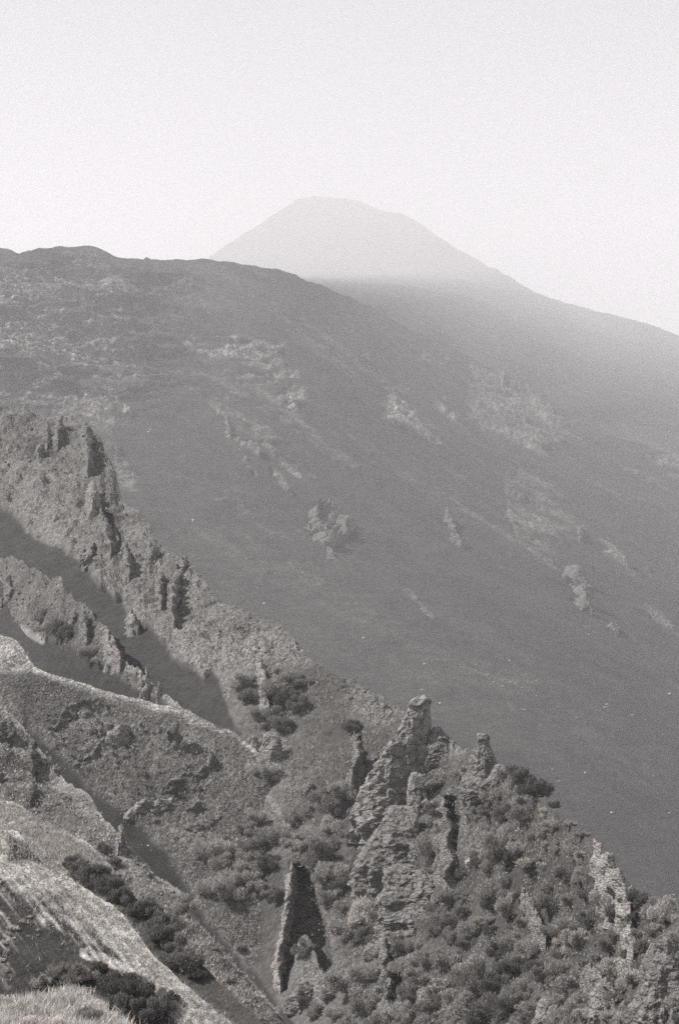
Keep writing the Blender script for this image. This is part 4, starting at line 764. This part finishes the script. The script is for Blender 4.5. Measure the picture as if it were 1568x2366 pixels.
reg(D, [(440, 440, 60, 'm'), (500, 480, 50, 'm'), (570, 150, 50, 'd'), (480, 130, 45, 'm'), (820, 620, 80, 'm'), (880, 700, 70, 'd'), (960, 600, 75, 'm'), (860, 800, 60, 'p'), (1000, 840, 75, 'm'), (1080, 880, 65, 'd'), (640, 740, 55, 'm'), (400, 720, 65, 'm'), (540, 820, 90, 'm'), (640, 870, 75, 'm'), (430, 870, 80, 'm'), (380, 940, 65, 'd'), (480, 1020, 60, 'd'),
  (120, 930, 85, 'm'), (60, 870, 55, 'm'), (200, 1000, 85, 'm'), (300, 1080, 85, 'm'), (250, 1180, 90, 'm'), (120, 1150, 80, 'm'), (400, 1120, 75, 'm'), (480, 1180, 65, 'm'), (540, 1240, 50, 'd'), (800, 1000, 85, 'm'), (900, 1080, 95, 'm'), (960, 1160, 75, 'd'), (1010, 1160, 55, 'd'), (1060, 1000, 60, 'm'), (860, 1260, 60, 'm'), (1080, 1340, 115, 'p'),
  (1010, 1430, 110, 'm'), (1110, 1480, 85, 'd'), (900, 1560, 80, 'm'), (700, 1560, 60, 'm'), (900, 1700, 105, 'm'), (1000, 1770, 100, 'm'), (1100, 1690, 80, 'm'), (1140, 1810, 75, 'm'), (1250, 1920, 85, 'p'), (1370, 1640, 85, 'm'), (1300, 1550, 75, 'm'), (1480, 1600, 85, 'm'), (1450, 1750, 85, 'm'), (1500, 1880, 85, 'm'), (700, 1860, 60, 'd'), (760, 1930, 60, 'm'),
  (900, 1940, 60, 'm'), (1500, 520, 90, 'm'), (1440, 780, 50, 'm'), (1520, 900, 80, 'm'), (1000, 180, 45, 'd'), (320, 1540, 26, 'd'), (330, 1900, 34, 'd'), (740, 910, 60, 'm'), (640, 1010, 40, 'm'), (350, 800, 55, 'm'), (180, 860, 50, 'm'), (1180, 1330, 50, 'm'), (820, 1130, 60, 'm'), (1340, 1930, 70, 'm'), (1060, 1920, 70, 'm'), (960, 1300, 60, 'm'), (730, 700, 45, 'm'), (1040, 720, 55, 'm'), (420, 1010, 55, 'm'), (330, 980, 60, 'm')], 440, 1614, .374)
for x, y, r, c in ((862, 1905, 26, 'm'), (905, 1925, 18, 'm'), (985, 1905, 24, 'm'), (1000, 1880, 20, 'd'), (848, 2010, 24, 'm'), (985, 2010, 26, 'm'), (960, 2040, 14, 'm'), (900, 2035, 15, 'd'), (1005, 2140, 24, 'm'), (862, 2130, 22, 'm'), (955, 2180, 22, 'm'), (905, 2172, 14, 'm'), (925, 1790, 10, 'm'), (990, 1800, 16, 'd')): bushes.append((D, x, y, r, c))
rf = np.random.RandomState(77); tries = 0; bushes[:] = [b_ for b_ in bushes if not (718 < b_[1] < 778 and 2150 < b_[2] < 2262) and not (1030 < b_[1] < 1062 and 1850 < b_[2] < 2030)]
FILL = [(1180, 1800), (1240, 1860), (1370, 1990), (1440, 2110), (1568, 2150), (1568, 2366), (760, 2366), (740, 2300), (860, 2180), (1010, 2170), (1060, 2050), (1100, 1900)]
while tries < 4000 and len(bushes) < 247:
    tries += 1; x, y, r = 740 + 840 * rf.rand(), 1780 + 600 * rf.rand(), 13 + 13 * rf.rand()
    if inside(np.array([x]), np.array([y]), FILL)[0] and not (718 < x < 790 and 2150 < y < 2275) and all(math.hypot(b_[1] - x, b_[2] - y) > .8 * (b_[3] + r) for b_ in bushes): bushes.append((D, x, y, r, 'dmmp'[rf.randint(4)]))
print('shrubs', len(bushes)); nD = len(bushes)
reg(D, [(640, 1585, 34, 'm'), (665, 1605, 30, 'd'), (560, 1575, 26, 'm'), (585, 1600, 24, 'd'), (700, 1560, 26, 'm'), (650, 1560, 24, 'm'), (690, 1620, 26, 'd'), (620, 1650, 24, 'm'), (655, 1665, 18, 'd')], 0, 0, 1)
nU = len(bushes)
reg(C3, [(115, 1452, 26, 'm'), (140, 1462, 26, 'd'), (160, 1468, 20, 'd'), (95, 1430, 22, 'm'), (210, 1505, 24, 'm'), (235, 1520, 20, 'm')], 0, 0, 1)
nC = len(bushes)
reg(L6, [(600, 1030, 95, 'd'), (520, 970, 60, 'd'), (650, 1090, 80, 'd'), (780, 1120, 85, 'd'), (700, 1020, 70, 'd'), (860, 1200, 75, 'd'), (1040, 1260, 85, 'd'), (960, 1290, 55, 'd'), (1180, 1400, 115, 'd'), (1150, 1320, 65, 'd'), (1100, 1480, 60, 'd'), (1240, 1510, 85, 'd'), (1300, 1640, 110, 'd'), (1200, 1640, 70, 'd'), (1380, 1700, 60, 'm')], 0, 1687.5, .3275)
reg(L5, [(740, 920, 45, 'd'), (1310, 1330, 60, 'm'), (1070, 1110, 22, 'd'), (410, 285, 24, 'd'), (820, 1010, 40, 'd'), (1540, 1650, 40, 'm')], 0, 1687.5, .3275)
nL = len(bushes)
reg(L7, [(700, 1690, 60, 'd'), (850, 1790, 120, 'd'), (950, 1850, 115, 'd'), (800, 1900, 100, 'd'), (900, 1970, 110, 'd'), (1040, 2000, 90, 'd'), (500, 1730, 85, 'm'), (400, 1700, 70, 'm'), (280, 1770, 65, 'm'), (600, 1740, 70, 'm'), (1180, 1900, 70, 'd'), (1130, 1970, 80, 'd'), (600, 1860, 60, 'm')], 0, 1687.5, .3275)
nS = len(bushes)
reg(L7, [(50, 1560, 34, 'w'), (80, 1385, 36, 'w'), (210, 1312, 20, 'w'), (160, 1350, 24, 'w'), (25, 1140, 14, 'w'), (270, 1447, 13, 'w'), (200, 1452, 12, 'w'), (173, 1247, 10, 'w'), (120, 1400, 22, 'w'), (60, 1440, 24, 'w'), (15, 1620, 30, 'w'), (100, 1470, 16, 'w'), (50, 1700, 30, 'w'), (30, 1500, 22, 'w'), (190, 1110, 12, 'w'), (60, 1330, 14, 'w')], 0, 1687.5, .3275)
reg(L8, [(300, 1960, 90, 'w'), (480, 1910, 75, 'w'), (120, 1960, 80, 'w'), (610, 1990, 80, 'm'), (390, 1900, 55, 'w'), (200, 1900, 45, 'w'), (30, 1900, 60, 'w'), (700, 1930, 40, 'w'), (400, 2030, 70, 'w'), (210, 2040, 70, 'w')], 0, 1687.5, .3275)
def side_words(dx, dy):
    if abs(dx) > 1.6 * abs(dy): return 'right of' if dx > 0 else 'left of'
    if abs(dy) > 1.6 * abs(dx): return 'below' if dy > 0 else 'above'
    return ('below right of' if dx > 0 else 'below left of') if dy > 0 else ('above right of' if dx > 0 else 'above left of')
keyed = {}
for i, (S, x, y, r, c) in enumerate(bushes):
    if i < nU:
        lm = min(LM, key=lambda l: math.hypot(l[1] - x, l[2] - y)); k = (side_words(x - lm[1], y - lm[2]), lm[0]); dd = math.hypot(lm[1] - x, lm[2] - y)
    elif i < nC: k = ('on', 'the crag ridge between the chutes, counted from its upper end'); dd = y
    elif i < nL: k = ('above the dark cinder slope', 'counted down from the pale grass bank') if S is L6 else ('on', 'the bank left of the gully, counted from the top'); dd = y
    elif i < nS: k = ('on', 'the dark cinder slope, counted from the lower left'); dd = x
    else: k = ('on the left of the dark cinder slope', 'counted from the top') if S is L7 else ('on', 'the pale foreground bank, counted from the left'); dd = y if S is L7 else x
    keyed.setdefault((k, c, S.name), []).append((dd, i))
labels = {}
for (k, c, _), lst in keyed.items():
    for n_, (dd, i) in enumerate(sorted(lst)):
        o_ = ORD[n_]; o_ = o_ if i < nU else o_.replace(' nearest', '').replace('nearest', 'first')
        labels[i] = f'{TW[c]} shrub, {o_} {k[0]} {k[1]}'
GRP = lambda i: ('shrubs covering the near spur' if i < nU else 'shrubs on the crag ridge' if i < nC else 'shrubs on the banks beside the gully' if i < nL else 'shrubs on the cinder slope' if i < nS else 'pale cushion shrubs in the foreground')
protos = {}
for i, (S, x, y, r, c) in enumerate(bushes):
    if S is D and x < 760:
        S = min((D, L4), key=lambda q: q.at(x, y)[0][1]) if 1700 < y + r * .55 < 2400 and y > np.interp(x, L4.crest[:, 0], L4.crest[:, 1]) else D
    b = S.at(x, y + r * .55)[0]; rad = r * b[1] / F * (1.30 + .45 * rs.rand() if S is D or S is L4 else 1.15 if c == 'w' else 1.5)
    vi = (i * 7 + i // 5) % 6; key = (c, vi)
    if key not in protos:
        e = bpy.data.objects.new('shrub', None); col.objects.link(e)
        for me, nm in zip(variants[c][vi], ('foliage', 'stem')):
            o = bpy.data.objects.new(nm, me); col.objects.link(o); o.parent = e
        protos[key] = e
    else:
        e = protos[key].copy(); col.objects.link(e)
        for ch in list(protos[key].children):
            o = ch.copy(); col.objects.link(o); o.parent = e
    e.location = b; e.scale = (rad * (1 + .2 * rs.rand()), rad, rad * (.85 + .35 * rs.rand())); e.rotation_euler = (0, 0, rs.rand() * 6.28)
    tag(e, labels[i], 'shrub', GRP(i))

# ------------------------------------------------------------------ low scrub, dry grass and rubble: too many to count
def tufts(name, spots, blades, ln, wd, mat, seed, spread=.6, lean=.5):
    r = np.random.RandomState(seed); n = len(spots); p = np.repeat(spots, blades, 0); m = len(p)
    size = np.repeat(spots[:, 1] / F, blades) * ln * (.5 + r.rand(m)); p = p + r.randn(m, 3) * (size * spread)[:, None] * np.array([1, 1, .25])
    ax = np.array([0, 0, 1]) + lean * r.randn(m, 3); ax /= np.linalg.norm(ax, axis=1)[:, None]; sd_ = np.cross(ax, r.randn(m, 3)); sd_ /= np.linalg.norm(sd_, axis=1)[:, None]
    wv = (size * wd)[:, None]
    v = np.stack([p - sd_ * wv, p + sd_ * wv, p + ax * size[:, None]], 1).reshape(-1, 3)
    o = mk(name, mesh_np(name, v, np.arange(m * 3).reshape(m, 3)), mat, None, False); return tag(o, kind='stuff')
def scatter(S, n, x0, x1, y0, y1, keep, seed, up=0.0):
    r = np.random.RandomState(seed); x = x0 + (x1 - x0) * r.rand(n); y = y0 + (y1 - y0) * r.rand(n)
    cy = np.interp(x, S.crest[:, 0], S.crest[:, 1]); ok = (y > cy + 2) & keep(x, y, r); x, y = x[ok], y[ok]; return S.at(x, y, up)
def scrub_keep(x, y, r):
    b = S0.base(x, y); m, ch = D_mask(b, x, y); n = fbm(b, 1 / 7., 3, 900)
    return (ch < .2) & (r.rand(len(x)) < (1 - .85 * m) * (.45 + .9 * n) * sstep(500, 640, x + (1600 - y) * .3) * sstep(1450, 1600, y + 0 * x))
S0 = D
tufts('low_scrub', scatter(D, 60000, 500, 1640, 1500, 2420, scrub_keep, 7), 7, 6, .17, leaf_m, 8, .8, .6)
def pale7(x, y, r):
    d = y - np.interp(x, L7.crest[:, 0], L7.crest[:, 1]); return r.rand(len(x)) < .95 * (1 - sstep(20, 190, d)) + .04
dry = leaf_mat('dry_grass_blades', .48)
tufts('dry_grass', scatter(L7, 9000, -60, 560, 1900, 2400, pale7, 11), 6, 9, .09, dry, 12, .5, .5)
tufts('dry_grass', scatter(L6, 9000, -60, 240, 1840, 2060, lambda x, y, r: r.rand(len(x)) < .8, 13), 6, 7, .1, dry, 14, .5, .5)
tufts('dry_grass', scatter(L8, 3000, -60, 300, 2280, 2420, lambda x, y, r: r.rand(len(x)) < .8, 15), 7, 16, .06, dry, 16, .6, .6)
tufts('hillside_grass', scatter(L4, 16000, -40, 620, 1460, 2300, lambda x, y, r: (area(x, y, GULLY, 10) < .3) & (fbm(np.c_[x, y, x * 0], 1 / 60., 3, 5) > -.2), 17), 5, 6, .16, leaf_m, 18, .6, .6)
tufts('hillside_grass', scatter(L5, 12000, -40, 640, 1640, 2400, lambda x, y, r: fbm(np.c_[x, y, x * 0], 1 / 40., 3, 6) > -.25, 19), 5, 6, .16, leaf_p, 20, .6, .6)
def rubble(name, pts, size, mat, seed):
    r = np.random.RandomState(seed); n = len(pts)
    base = np.array([[1, 0, 0], [-1, 0, 0], [0, 1, 0], [0, -1, 0], [0, 0, 1], [0, 0, -1], [.7, .7, .5], [-.6, .6, -.5]], float)[:6]
    fc = np.array([[0, 2, 4], [2, 1, 4], [1, 3, 4], [3, 0, 4], [2, 0, 5], [1, 2, 5], [3, 1, 5], [0, 3, 5]])
    s = (size * (.4 + 1.4 * r.rand(n) ** 3) * pts[:, 1] / F)[:, None, None]
    v = pts[:, None] + (base[None] + .45 * r.randn(n, 6, 3)) * s
    o = mk(name, mesh_np(name, v.reshape(-1, 3), (fc[None] + 6 * np.arange(n)[:, None, None]).reshape(-1, 3)), mat, None, False); return tag(o, kind='stuff')
def rock_keep(x, y, r):
    b = D.base(x, y); m, ch = D_mask(b, x, y); return (ch < .1) & (r.rand(len(x)) < .15 + .85 * m) & (fbm(b, 1 / 8., 2, 66) > -.25)
rubble('rubble', scatter(D, 14000, -40, 1640, 900, 2400, rock_keep, 21), 2.6, rock_near, 22)
rubble('rubble', scatter(C3, 2500, -40, 400, 1280, 1620, lambda x, y, r: area(x, y, C3_SCREE, 6) < .3, 23), 2.4, rock_near, 24)
rubble('rubble', scatter(L4, 9000, -40, 620, 1480, 2300, lambda x, y, r: area(x, y, [(-50, 1560), (500, 1680), (520, 1900), (300, 1900)], 10) > .3, 25), 2.0, rock_near, 26)
rubble('gully_stones', scatter(L4, 700, 60, 700, 1680, 2400, lambda x, y, r: area(x, y, GULLY, 10) > .8, 27), 1.5, bmat, 28)
rubble('rubble', scatter(L5, 3500, -40, 640, 1640, 2400, lambda x, y, r: x > -99, 29), 2.0, rock_near, 30)
rubble('outcrop_rubble', scatter(E, 30000, -40, 1640, 590, 1900, lambda x, y, r: r.rand(len(x)) < E_mask(E.base(x, y), x, y) ** 1.5 * .55, 31), 1.9, rock_far, 32)
#==HAZE==
hm = bpy.data.materials.new('fog_air'); hm.use_nodes = True; t = hm.node_tree; t.nodes.clear()
pv = t.nodes.new('ShaderNodeVolumePrincipled'); ou = t.nodes.new('ShaderNodeOutputMaterial')
pv.inputs['Color'].default_value = (.99, .975, .995, 1); pv.inputs['Density'].default_value = HAZE; pv.inputs['Anisotropy'].default_value = 0.0
t.links.new(pv.outputs[0], ou.inputs['Volume'])
x0, x1, y0, y1, z0, z1 = -9100, 9100, -300, 19000, -521, 2830
v = np.array([[x, y, z] for x in (x0, x1) for y in (y0, y1) for z in (z0, z1)], float)
f = np.array([[0, 1, 3, 2], [4, 6, 7, 5], [0, 4, 5, 1], [2, 3, 7, 6], [0, 2, 6, 4], [1, 5, 7, 3]])
hz = mk('haze', mesh_np('haze', v, f), hm, None, False); tag(hz, kind='stuff')
print('verts', sum(len(o.data.vertices) for o in bpy.data.objects if o.type == 'MESH'))
